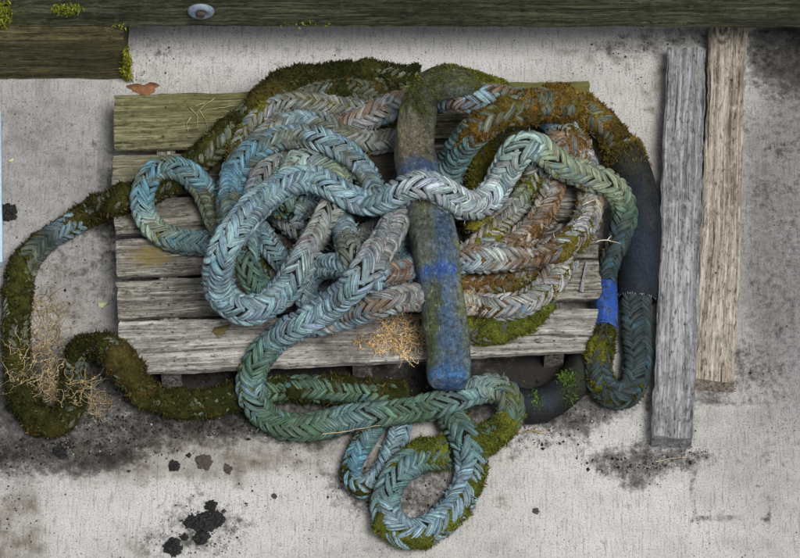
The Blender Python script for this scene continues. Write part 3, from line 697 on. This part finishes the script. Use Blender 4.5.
LAB = {
 'A': ('mooring_rope', 'pale blue plaited rope snaking over the hose, topmost of the heap'),
 'B': ('mooring_rope', 'turquoise plaited rope in an open loop over the left edge of the pallet'),
 'C': ('mooring_rope', 'bright blue plaited rope in a tall arch at the upper left of the heap'),
 'E': ('mooring_rope', 'grey plaited rope tucked just inside the bright blue arch'),
 'F': ('mooring_rope', 'short length of dark blue rope in the gap inside the U-bend'),
 'G': ('mooring_rope', 'blue rope with an olive moss spot dropping behind the topmost rope'),
 'H2': ('mooring_rope', 'blue-grey rope curling between the U-bend and the straight diagonal rope'),
 'D': ('mooring_rope', 'rope running straight diagonally off the pallet and turning green along its front'),
 'H': ('mooring_rope', 'large loop of mossy blue rope lying lowest on the concrete'),
 'I': ('mooring_rope', 'small thin loop of teal rope on the concrete beside the large loop'),
 'J': ('mooring_rope', 'long moss-covered rope coiling over the concrete left of the pallet'),
 'L': ('mooring_rope', 'short olive mossy rope just under the top edge of the heap'),
 'M': ('mooring_rope', 'mossy grey rope curving behind the bright blue arch'),
 'O': ('mooring_rope', 'lavender-grey rope lying directly against the top of the blue arch'),
 'N': ('mooring_rope', 'pale rope with orange-brown grime sweeping in a wide arc right of the hose'),
 'R': ('mooring_rope', 'olive-stained rope, inner left of the two arcs right of the hose'),
 'S': ('mooring_rope', 'whitish rope with brown seams, inner right of the two arcs'),
 'T': ('mooring_rope', 'pale rope passing lowest under the hose on the pallet'),
 'U': ('mooring_rope', 'bulge of bright yellow-green mossy rope on the front board'),
 'V': ('mooring_rope', 'rust-brown matted rope in the hollow right of the hose'),
 'W': ('mooring_rope', 'thin grey rope hanging close along the left side of the hose'),
 'Y': ('mooring_rope', 'dark grimy rope lowest in the heap between the U-bend and the hose'),
 'Z': ('mooring_rope', 'dark blue-grey rope half hidden below the middle of the topmost rope'),
 'Q': ('mooring_rope', 'grimy grey rope almost hidden under the straight diagonal rope'),
 'P': ('mooring_rope', 'mossy brown rope hidden under the two inner arcs right of the hose'),
 'X': ('mooring_rope', 'dark mossy rope deep in the gap right of the hose'),
}
for n_, (k_, (nm_, lb_)) in enumerate(LAB.items()):
    build_rope(k_, nm_, lb_, n_+2)

# ------------------------------------------------------------------ hoses and sleeves
def tube(name, C, prof, mat, parent, colf, thick=None):
    """sweep a closed profile (radius per angle and station) along C"""
    T, N, B = frames(C); n = len(C); na = prof.shape[1]; a = np.arange(na)*2*math.pi/na
    V = C[:, None]+(prof*np.sin(a))[..., None]*N[:, None]+(prof*np.cos(a))[..., None]*B[:, None]
    F = sweep_faces(n, na)
    if thick:
        inner = C[:, None]+((prof-thick)*np.sin(a))[..., None]*N[:, None]+((prof-thick)*np.cos(a))[..., None]*B[:, None]
        F2 = sweep_faces(n, na)[:, ::-1]+n*na
        I = np.arange(na); J = np.roll(I, -1)
        e0 = np.stack([I, I+n*na, J+n*na, J], -1); e1 = np.stack([J, J+n*na, I+n*na, I], -1)+(n-1)*na
        V = np.concatenate([V, inner]); F = np.concatenate([F, F2, e0, e1])
    V = V.reshape(-1, 3)
    sl = np.concatenate([[0], np.cumsum(np.linalg.norm(np.diff(C, axis=0), axis=1))]); uv = np.stack([np.broadcast_to(sl[:, None], (n, na)), np.broadcast_to(np.cos(a), (n, na)), np.broadcast_to(np.sin(a), (n, na))], -1).reshape(-1, 3)
    if thick: uv = np.concatenate([uv, uv])
    return make(name, V-np.array(parent.location), F, mat, parent, True, {'col': ('FLOAT_COLOR', rgba(colf(V))), 'suv': ('FLOAT_VECTOR', uv)}), T, N, B
def blend(V, base, L, wob=11., sc=40, seed=3):
    px, py = proj(V); px = px+(fbm(V, sc, seed)-.5)*wob*2; py = py+(fbm(V, sc, seed+7)-.5)*wob*2
    c = np.tile(np.array(base, float), (len(V), 1))
    for x, y, rx, ry, a, col in L:
        f = (a*blob(px, py, x, y, rx, ry, .45))[:, None]; c = c*(1-f)+np.array(col)*f
    return c
def hoses():
    P0, par0, r0 = PATH['hose']; C, par, s = resample(P0, par0, .004); n = len(C); na = 48; a = np.arange(na)*2*math.pi/na
    t = empty('chafe_hose', C[n//2]*np.array([1, 1, 0])); tag(t, 'flattened blue and grey painted canvas hose lying down the middle of the heap', 'hose')
    w_ = np.interp(par, [0, 1, 2, 3.4, 5, 6, 7, 8, 9, 10, 12], [6, 13, 20, 22, 21, 21.5, 23, 24.5, 22, 23, 21.5])/PPM; u = s/s[-1]
    fc = (a+.35) % (math.pi/3)-math.pi/6; flat = (1/np.sqrt((np.cos(a)/1.)**2+(np.sin(a)/.68)**2)*(.2+.8*math.cos(math.pi/6)/np.cos(fc)*1.07))[None]
    crease = 1+.05*np.cos(3*a[None, :]+1.1+.8*np.sin(s*5)[:, None])+.035*np.cos(5*a[None, :]+s[:, None]*4)
    q = np.stack([np.cos(a)[None, :]*.05+0*s[:, None], np.sin(a)[None, :]*.05+0*s[:, None], s[:, None]+0*a[None]], -1)
    prof = w_[:, None]*flat*crease*(1+.10*(fbm(q, 16, 4)-.5)*2)
    endr = np.sqrt(np.clip((s[-1]+.0005-s)/.012, 0, 1)); prof = prof*(.74+.26*np.sqrt(np.clip((s[-1]+.0005-s)/.022, 0, 1)))[:, None]
    def colf(V): return blend(V, (.115, .14, .14), [
        (448, 335, 34, 90, .75, (.045, .11, .18)), (412, 125, 34, 60, .75, (.075, .075, .04)), (416, 95, 28, 40, .85, (.085, .10, .05)), (404, 145, 22, 32, .8, (.15, .125, .085)), (396, 100, 8, 30, .7, (.22, .24, .02)), (420, 170, 22, 11, .9, (.035, .085, .19)),
        (424, 200, 10, 12, .8, (.13, .14, .04)), (444, 225, 9, 38, .8, (.035, .085, .17)), (420, 235, 12, 40, .7, (.075, .095, .06)), (438, 270, 21, 10, .98, (.010, .075, .30)), (431, 322, 10, 46, .92, (.045, .062, .014)),
        (447, 330, 8, 46, .8, (.05, .11, .20)), (458, 300, 8, 30, .6, (.12, .13, .115)), (455, 352, 12, 24, .7, (.06, .11, .18)), (449, 380, 16, 14, .85, (.025, .13, .33)), (462, 260, 5, 50, .8, (.15, .17, .03)), (465, 330, 4, 50, .7, (.10, .115, .025)),
        (470, 75, 40, 18, .9, (.05, .06, .012)), (424, 68, 30, 8, .8, (.09, .10, .03)), (431, 345, 8, 20, .7, (.05, .07, .015))])
    o, T, N, B = tube('hose_body', C, prof, M['hose'], t, colf, .006)
    # closed blunt end: a drooped flap of the canvas inside the mouth
    e = C[-1]-T[-1]*.003; pr = prof[-2]*.97; ring = e+(pr*np.sin(a))[:, None]*N[-1]+(pr*np.cos(a))[:, None]*B[-1]
    V = np.vstack([ring, e+(ring-e)*.7+T[-1]*.007, (e+T[-1]*.008)[None]]); F = [(i, (i+1) % na, na+(i+1) % na, na+i) for i in range(na)]+[(na+i, na+(i+1) % na, 2*na) for i in range(na)]
    make('end_flap', V-np.array(t.location), F, M['hose'], t, True, {'col': ('FLOAT_COLOR', rgba(np.tile([.03, .075, .17], (len(V), 1))))})
    # stitched seam along the top
    Vs = []; kk = 6
    for i in range(0, n, 2):
        an = 1.35+.25*math.sin(s[i]*4); j = int(an/(2*math.pi)*na) % na; p = C[i]+prof[i, j]*(math.sin(a[j])*N[i]+math.cos(a[j])*B[i])
        for g in range(kk): Vs.append(p+.0012*(math.cos(g*math.pi/3)*B[i]+math.sin(g*math.pi/3)*N[i]))
    Vs = np.array(Vs); make('seam', Vs-np.array(t.location), sweep_faces(len(Vs)//kk, kk), M['hose'], t, True, {'col': ('FLOAT_COLOR', rgba(np.tile([.09, .10, .09], (len(Vs), 1))))})
    # moss on the bend at the top
    m = (par < 3.6); idx = np.where(m)[0]; k = 5200
    ii = rng.choice(idx, k); aa = rng.random(k)*math.pi*1.1-.05*math.pi
    jj = (aa/(2*math.pi)*na).astype(int) % na; rr = prof[ii, jj]*(1+.02*rng.random(k))
    P = C[ii]+(rr*np.sin(a[jj]))[:, None]*N[ii]+(rr*np.cos(a[jj]))[:, None]*B[ii]+(rng.random((k, 3))-.5)*.006
    dens = sstep(.35, .6, fbm(P, 22, 5)+.25*(par[ii] < 2.4)); kp = rng.random(k) < dens; P = P[kp]
    nr = P-C[ii][kp]; nr /= np.linalg.norm(nr, axis=1)[:, None]; f = fbm(P, 30, 8)[:, None]+.3*(rng.random((len(P), 1))-.5)
    cc = np.array([.03, .035, .008])*(1-f)+np.array([.17, .18, .02])*f
    Vb, Fb, Cb = blades(P, nr, .0048, cc*.75, .9)
    make('moss', Vb-np.array(t.location), Fb, M['blade'], t, False, {'col': ('FLOAT_COLOR', rgba(Cb))}, 'stuff')

    # black hose half under the pallet
    P0, par0, r0 = PATH['black']; C, par, s = resample(P0, par0, .005); n = len(C)
    t = empty('rubber_hose', C[n//2]*np.array([1, 1, 0])); tag(t, 'black rubber hose with a green moss spot curving out from under the pallet corner', 'hose')
    q = np.stack([np.cos(a)[None, :]*.05+0*s[:, None], np.sin(a)[None, :]*.05+0*s[:, None], s[:, None]+0*a[None]], -1)
    prof = (17/PPM)*(1+.12*(fbm(q, 14, 9)-.5)*2)*np.ones((n, 1))
    o, T, N, B = tube('hose_body', C, prof, M['rubber'], t, lambda V: blend(V, (.008, .009, .010), [(540, 400, 16, 10, .6, (.018, .026, .038)), (580, 380, 14, 25, .5, (.03, .035, .02))]), .006)
    for (x, y, r, k) in ((.55, 1.6, .022, 420), (.8, 1.7, .018, 160), (.2, 1.9, .03, 300), (.62, 2.4, .02, 120)):
        i0 = int(x*n); th = y+rng.standard_normal(k)*.32; ii = np.clip(i0+(rng.standard_normal(k)*r/.005*.5).astype(int), 0, n-1)
        jj = (th/(2*math.pi)*na).astype(int) % na; nr = np.sin(a[jj])[:, None]*N[ii]+np.cos(a[jj])[:, None]*B[ii]; P = C[ii]+nr*prof[ii, jj][:, None]+(rng.random((k, 3))-.5)*.004
        cc = np.array([.03, .05, .01])+rng.random((k, 1))*np.array([.07, .12, .02]); Vb, Fb, Cb = blades(P, nr, .0065, cc, .9)
        make('moss', Vb-np.array(t.location), Fb, M['blade'], t, False, {'col': ('FLOAT_COLOR', rgba(Cb))}, 'stuff')

    # sleeves threaded on the long rope
    PA, parA, rA = PATH['A']; CA, pA, sA = resample(PA, parA, .004)
    C = CA[(pA >= SL['black'][0]) & (pA <= SL['black'][1])]; n = len(C); s = np.arange(n)*.004
    t = empty('rubber_sleeve', C[n//2]*np.array([1, 1, 0])); tag(t, 'wide black rubber sleeve around the rope at the right edge of the pallet', 'hose sleeve')
    q = np.stack([np.cos(a)[None, :]*.05+0*s[:, None], np.sin(a)[None, :]*.05+0*s[:, None], s[:, None]+0*a[None]], -1)
    prof = .0505*(1+.05*(fbm(q, 9, 12)-.5)*2)*np.ones((n, 1)); prof = prof*(1+.03*np.cos(2*a))[None]
    fray = 1+.0*a
    o, T, N, B = tube('sleeve_body', C, prof, M['rubber'], t, lambda V: blend(V, (.009, .012, .016), [(640, 240, 14, 50, .6, (.012, .021, .035)), (628, 150, 18, 25, .6, (.025, .024, .014)), (648, 200, 7, 30, .4, (.03, .027, .022))]), .005)
    # frayed canvas edge at the mouth
    Vf = []; Ff = []; e = 0
    for k in range(150):
        j = rng.integers(na); nr = math.sin(a[j])*N[e]+math.cos(a[j])*B[e]; p = C[e]+nr*prof[e, j]*(1-.06*rng.random())
        d = -T[e]*(.001+.006*rng.random()**2)+(rng.random(3)-.5)*.006; sd2 = np.cross(nr, d); sd2 = sd2/np.linalg.norm(sd2)*.0014
        b = len(Vf); Vf += [p-sd2+T[e]*.004, p+sd2+T[e]*.004, p+d]; Ff.append((b, b+1, b+2))
    make('frayed_edge', np.array(Vf)-np.array(t.location), Ff, M['straw'], t, False, {'col': ('FLOAT_COLOR', rgba(np.tile([.30, .34, .36], (len(Vf), 1))))})
    # moss leaves where rope meets sleeve
    k = 900; ii = n-1-(np.abs(rng.standard_normal(k))*.03/.004).astype(int).clip(0, n-1); jj = rng.integers(0, na//2, k); nr = np.sin(a[jj])[:, None]*N[ii]+np.cos(a[jj])[:, None]*B[ii]
    P = C[ii]+nr*prof[ii, jj][:, None]+(rng.random((k, 3))-.5)*.004; cc = np.array([.04, .03, .01])+rng.random((k, 1))*np.array([.08, .07, .01])
    Vb, Fb, Cb = blades(P, nr, .006, cc, .9); make('moss', Vb-np.array(t.location), Fb, M['blade'], t, False, {'col': ('FLOAT_COLOR', rgba(Cb))}, 'stuff')

    C = CA[(pA >= SL['blue'][0]) & (pA <= SL['blue'][1])]; n = len(C); s = np.arange(n)*.004
    t = empty('plastic_sleeve', C[n//2]*np.array([1, 1, 0])); tag(t, 'bright blue plastic tube sleeve around the rope at the pallet corner', 'plastic tube')
    prof = (.0285*(1+.02*np.cos(2*a+.4))[None]*(1+.02*np.sin(s*40))[:, None])*np.ones((n, 1))
    tube('sleeve_body', C, prof, M['bluepl'], t, lambda V: np.tile([.01, .07, .4], (len(V), 1)), .004)
hoses()

# ------------------------------------------------------------------ small things lying about
def top_z(px, py):
    """highest rope, deck or ground under a photo pixel"""
    best = 0.
    yt = 95+(px-115)*(80-95)/476; yb = 374+(px-119)*(349-374)/484
    if 115 < px < 600 and yt < py < yb: best = PZ
    for k, (P, par, r) in PATH.items():
        for zz in (P[:, 2]+r*.9,):
            qx, qy = proj(np.stack([P[:, 0], P[:, 1], zz], -1)); d2 = (qx-px)**2+(qy-py)**2; i = d2.argmin()
            if d2[i] < (r[i]*PPM*.75)**2: best = max(best, zz[i])
    return best
def stems(name, label, cat, base, starts, cols, rad=.0011, seeds=True, seed=1):
    """dry stalks: starts = list of (polyline in world points); one mesh of thin tubes, seed heads as a part"""
    t = empty(name, base); tag(t, label, cat); V = []; F = []; Cc = []; SV = []; SF = []; SC = []
    r_ = random.Random(seed); loc = np.array(t.location)
    for pl in starts:
        pl = np.asarray(pl); n = len(pl); b = len(V); c = np.array(cols[0])+(np.array(cols[1])-np.array(cols[0]))*r_.random()
        T = np.gradient(pl, axis=0); T /= np.linalg.norm(T, axis=1)[:, None]+1e-9
        for i in range(n):
            u = np.cross(T[i], [0.3, .1, 1]); u /= np.linalg.norm(u)+1e-9; v = np.cross(T[i], u); rr = rad*(1.15-.6*i/(n-1))
            for g in range(4):
                V.append(pl[i]+rr*(math.cos(g*math.pi/2)*u+math.sin(g*math.pi/2)*v)-loc); Cc.append(c)
        for i in range(n-1):
            for g in range(4): F.append((b+i*4+g, b+i*4+(g+1) % 4, b+i*4+4+(g+1) % 4, b+i*4+4+g))
        if seeds:
            for i in range(2, n):
                if r_.random() < .16:
                    p = pl[i]+np.array([r_.uniform(-1, 1), r_.uniform(-1, 1), r_.uniform(0, 1)])*.004; sz = r_.uniform(.0015, .0032); b2 = len(SV)
                    for dx, dy, dz in ((1, 0, 0), (-.4, .9, 0), (-.4, -.9, 0), (0, 0, 1.2), (0, 0, -1)): SV.append(p+sz*np.array([dx, dy, dz])-loc); SC.append(c*1.25)
                    SF += [(b2, b2+1, b2+3), (b2+1, b2+2, b2+3), (b2+2, b2, b2+3), (b2+1, b2, b2+4), (b2+2, b2+1, b2+4), (b2, b2+2, b2+4)]
    make('stalks', V, F, M['straw'], t, True, {'col': ('FLOAT_COLOR', rgba(np.array(Cc)))})
    if SV: make('seed_heads', SV, SF, M['straw'], t, False, {'col': ('FLOAT_COLOR', rgba(np.array(SC)))}, 'stuff')
    return t
def tuft(cx, cy, rx, ry, n, length, lift, curl, r_, dirs=None, z0=None):
    out = []
    for _ in range(n):
        a = r_.uniform(0, 6.28); q = math.sqrt(r_.random()); px, py = cx+rx*q*math.cos(a), cy+ry*q*math.sin(a)
        z = (z0 if z0 is not None else top_z(px, py))+.003
        p = at(px, py, z); h = r_.uniform(0, 6.28) if dirs is None else r_.gauss(dirs, .7); L = length*r_.uniform(.4, 1.2); m = 9; pl = [p]; el = r_.uniform(.1, .8)
        for i in range(m):
            h += r_.gauss(0, curl); el += r_.gauss(-.12, .25); stp = L/m
            p = p+np.array([math.cos(h)*math.cos(el), math.sin(h)*math.cos(el), math.sin(el)*lift])*stp
            p = p.copy(); p[2] = max(p[2], z); pl.append(p)
        out.append(pl)
    return out
def small_things():
    r_ = random.Random(11)
    tan = ((.20, .13, .06), (.52, .38, .20))
    L = tuft(38, 368, 30, 34, 170, .07, .6, .5, r_)+tuft(62, 392, 34, 14, 90, .08, .6, .4, r_, .1)+tuft(45, 325, 18, 30, 80, .08, .6, .5, r_, 1.4)+tuft(95, 405, 16, 12, 50, .05, .6, .5, r_)
    stems('dry_weed', 'tangled dry tan weed on the mossy rope coil at far left', 'dry plant', at(45, 400, 0), L, ((.13, .095, .045), (.48, .39, .22)), .00075, True, 2)
    L = tuft(403, 334, 22, 24, 180, .05, .9, .5, r_, z0=PZ)+tuft(380, 341, 28, 10, 90, .035, .4, .5, r_, z0=PZ)
    W2 = tuft(471, 298, 7, 7, 30, .03, .4, .5, r_)
    stems('dry_weed', 'small wisp of dry weed on the pale rope just right of the hose', 'dry plant', at(471, 300, 0), W2, ((.34, .22, .09), (.70, .54, .30)), .0009, False, 9)
    stems('dry_weed', 'clump of golden dry weed on the front board against the hose', 'dry plant', at(405, 340, 0), L, ((.34, .22, .09), (.70, .54, .30)), .0009, True, 3)
    def pl(*pts, z=None):
        c, _ = catmull(np.array([(x, y, 0) for x, y in pts], float), 6)
        c[:, :2] += np.array([[r_.uniform(-.6, .6), r_.uniform(-.6, .6)] for _ in c])
        return np.array([at(x, y, (z if z is not None else top_z(x, y))+.003) for x, y, _ in c])
    z = PZ+.002
    stems('dry_stalk', 'thin pale forked dry stalk on the green top board of the pallet', 'twig', at(220, 112, 0),
          [pl((252, 104), (225, 107), (203, 111), z=z), pl((249, 113), (225, 117), (205, 120), z=z+.002), pl((214, 99), (205, 105), (196, 112), z=z+.004), pl((190, 108), (198, 116), (197, 128), z=z), pl((200, 110), (206, 120), (208, 131), z=z), pl((191, 117), (187, 124), (188, 131), z=z), pl((205, 103), (196, 106), z=z)], ((.40, .37, .20), (.50, .47, .28)), .0008, False, 4)
    stems('dry_stalk', 'thin straw lying along the lower edge of the green front rope', 'straw', at(350, 430, 0), [pl((322, 434), (345, 431), (380, 425), z=.085)], ((.45, .34, .18), (.5, .4, .22)), .0012, False, 5)
    stems('dry_stalk', 'pale thin twig across the gap beside the black sleeve', 'twig', at(608, 241, 0), [pl((597, 241), (607, 240), (620, 243), z=.17), pl((607, 240), (611, 236), z=.17)], ((.5, .48, .38), (.6, .56, .45)), .0012, False, 6)
    stems('dry_stalk', 'small tan twig on the concrete below the black rubber hose', 'twig', at(530, 433, 0), [pl((513, 434), (525, 432), (548, 430), z=.004), pl((525, 432), (540, 426), z=.004), pl((533, 431), (546, 434), z=.005)], tan, .0014, False, 7)
    stems('dry_stalk', 'yellow straw on the dark stain below the grey plank', 'straw', at(672, 462, 0), [pl((655, 462), (668, 459), (686, 457), z=.004)], ((.5, .42, .25), (.6, .5, .3)), .0012, False, 8)
    # lumps of tar and grit
    def lump(x, y, rpx, mat, label, cat, flat=.5, name='tar_lump', seed=0, group=None, z=0.):
        import bmesh
        bm = bmesh.new(); bmesh.ops.create_icosphere(bm, subdivisions=4, radius=1.)
        V = np.array([v.co[:] for v in bm.verts]); F = [[v.index for v in f.verts] for f in bm.faces]; bm.free()
        k = .35+1.1*fbm(V+seed*3.1, 1.7, seed, 3)+.4*(vnoise(V, 5, seed)-.5)+.3*(vnoise(V, 11, seed+1)-.5); V = V*k[:, None]; V[:, 2] = np.maximum(V[:, 2]*flat, -.12)
        o = make(name, V*rpx/PPM, F, M[mat], None, False); o.location = at(x, y, z+.1*rpx/PPM).tolist(); tag(o, label, cat, group)
    for i, (x, y, r, lab) in enumerate([(204, 523, 10.5, 'largest black tar lump in the spatter at lower left'), (211, 506, 6.5, 'small black tar lump topping the spatter at lower left'), (217, 520, 8, 'black tar lump touching the right of the largest one'),
                                       (192, 522, 7, 'black tar lump touching the left of the largest one'), (201, 538, 8, 'black tar lump right below the largest one'), (172, 547, 9.5, 'wide flat black tar lump nearest the bottom edge, left of the spatter'), (184, 537, 4, 'tiny black tar crumb between the two lowest tar lumps'),
                                       (9, 213, 10, 'black lump on the concrete at the far left edge above the mossy rope'), (174, 466, 6, 'dark lump on the brown stain under the pallet, the left one'), (60, 452, 7, 'dark lump below the mossy rope coil')]):
        lump(x, y, r, 'tar', lab, 'lump', .5, 'tar_lump', i+1, 'dark lumps on the concrete')
    for i, (x, y, r, lab) in enumerate([(204, 462, 8, 'flat dark brown stone on the brown stain below the pallet'), (228, 469, 5, 'small round brown pebble right of the flat stone'), (79, 450, 6, 'pale grey pebble by the mossy coil'), (536, 511, 3.2, 'single brown speck of grit on the clean pale concrete'), (274, 496, 3, 'small dark grit grain on the pale concrete right of the tar')]):
        lump(x, y, r, 'stone', lab, 'stone', .45, 'pebble', i+31, 'grit on the concrete')
    # leaves and chips
    def leaf(x, y, lx, ly, rot, z, mat, label, name='leaf', notch=0., cat='leaf'):
        n = 22; V = []; F = []; t = []
        for i in range(n):
            a = 2*math.pi*i/n; r = 1+.18*math.sin(3*a+x)+.1*math.sin(7*a)-notch*max(0, math.sin(a))**6
            V.append((r*math.cos(a), r*math.sin(a)*(1-.25*abs(math.cos(a))), .16*math.cos(2*a)+.1))
        V = np.array(V+[(0, 0, .02)]); V[:, 0] *= lx/PPM; V[:, 1] *= ly/PPM; V[:, 2] *= .012
        c, s_ = math.cos(rot), math.sin(rot); V[:, :2] = V[:, :2]@np.array([[c, s_], [-s_, c]])
        W = np.vstack([V, V-np.array([0, 0, .0012])]); F = [(i, (i+1) % n, n) for i in range(n)]+[((i+1) % n+n+1, i+n+1, 2*n+1) for i in range(n)]+[((i+1) % n, i, i+n+1, (i+1) % n+n+1) for i in range(n)]
        o = make(name, W, F, M[mat], None, True); o.location = at(x, y, z+.002).tolist(); tag(o, label, cat)
    leaf(144, 88, 15, 9, .03, 0, 'leaf', 'reddish-brown dead leaf behind the top left corner of the pallet', notch=.4)
    leaf(221, 330, 9, 5.2, .45, PZ+.003, 'oliveleaf', 'oval olive-brown leaf on the pale front board of the pallet')
    leaf(102, 304, 5, 3.6, .3, 0, 'paleleaf', 'pale yellow-green leaf scrap on the concrete left of the pallet')
    leaf(11, 160, 3, 2, .5, 0, 'paleleaf', 'tiny whitish scrap on the concrete near the left edge', 'scrap', cat='scrap')
    # splinter on the fifth board
    A, B = at(581, 292, PZ+.006), at(586, 262, PZ+.006); t = empty('wood_splinter', (A+B)/2); tag(t, 'dark wood splinter lying across the right end of the fifth board', 'splinter')
    plank('splinter', A, B, .010, .004, .006, PZ+.009, M['greyplank'], t, seed=51, bev=.001, rough=.4)
    # something pale blue at the very left edge
    A, B = at(-9, 112, .03), at(-7, 262, .03); t = empty('painted_board', (A+B)/2*np.array([1, 1, 0])); tag(t, 'pale blue painted board edge at the far left border', 'board')
    plank('board', A, B, .047, .047, .028, .03, M['paleblue'], t, seed=52, bev=.002, rough=.3)
    # soil crumbs nobody could count
    P = []; sz = []; C = []
    for x, y, rx, ry, n, s_ in [(60, 450, 110, 16, 900, 1.), (200, 425, 150, 14, 900, 1.), (350, 388, 240, 14, 1500, 1.2), (95, 410, 60, 36, 700, 1.), (640, 463, 60, 12, 350, .9), (380, 490, 50, 25, 260, .9), (430, 482, 40, 40, 450, .8), (530, 436, 60, 14, 350, .9),
                                (560, 412, 60, 14, 200, .9), (205, 528, 55, 32, 300, .9), (690, 454, 30, 8, 140, .8), (745, 375, 45, 28, 130, .7), (640, 50, 60, 14, 130, .8), (150, 62, 30, 26, 90, .8), (440, 300, 450, 290, 420, .7), (55, 300, 50, 60, 120, .8), (600, 125, 60, 50, 40, .9), (20, 500, 30, 60, 160, .8), (250, 470, 110, 40, 180, .8),
                                (400, 48, 280, 16, 90, .6), (600, 400, 40, 30, 160, .8), (60, 240, 60, 80, 50, .7), (665, 300, 10, 150, 160, .7)]:
        a = rng.random(n)*6.283; q = np.sqrt(rng.random(n))*(.55+.7*rng.random(n)); P.append(at(x+rx*q*np.cos(a), y+ry*q*np.sin(a), 0)); sz.append(s_*.0013*np.exp(rng.standard_normal(n)*.55))
        f = rng.random((n, 1)); cc = np.array([.012, .012, .011])+f**2*np.array([.06, .05, .035]); pale = rng.random(n) < .05; cc[pale] = (.35, .33, .28); C.append(cc)
    P = np.concatenate(P); sz = np.concatenate(sz); C = np.concatenate(C); n = len(P)
    O = np.array([(1, 0, 0), (0, 1, 0), (-1, 0, 0), (0, -1, 0), (0, 0, .8), (0, 0, -.4)])
    V = P[:, None]+(O[None]*(.5+rng.random((n, 6, 1))))*sz[:, None, None]*np.array([1, 1, .8]); V[..., 2] += sz[:, None]*.3
    f8 = np.array([(0, 1, 4), (1, 2, 4), (2, 3, 4), (3, 0, 4), (1, 0, 5), (2, 1, 5), (3, 2, 5), (0, 3, 5)])
    F = (np.arange(n)[:, None, None]*6+f8[None]).reshape(-1, 3)
    o = make('soil', V, F, M['soil'], None, False, {'col': ('FLOAT_COLOR', rgba(np.repeat(C, 6, 0)))}, 'stuff')
    o['label'] = 'dark soil crumbs and grit scattered over the concrete'; o['category'] = 'soil'
M['oliveleaf'] = mat_flat('olive_leaf', (.10, .085, .035), .8, .2, 90, .6, 1.4, .5)
M['paleleaf'] = mat_flat('pale_leaf', (.42, .46, .26), .8, .2, 90, .7, 1.2, .3)
small_things()
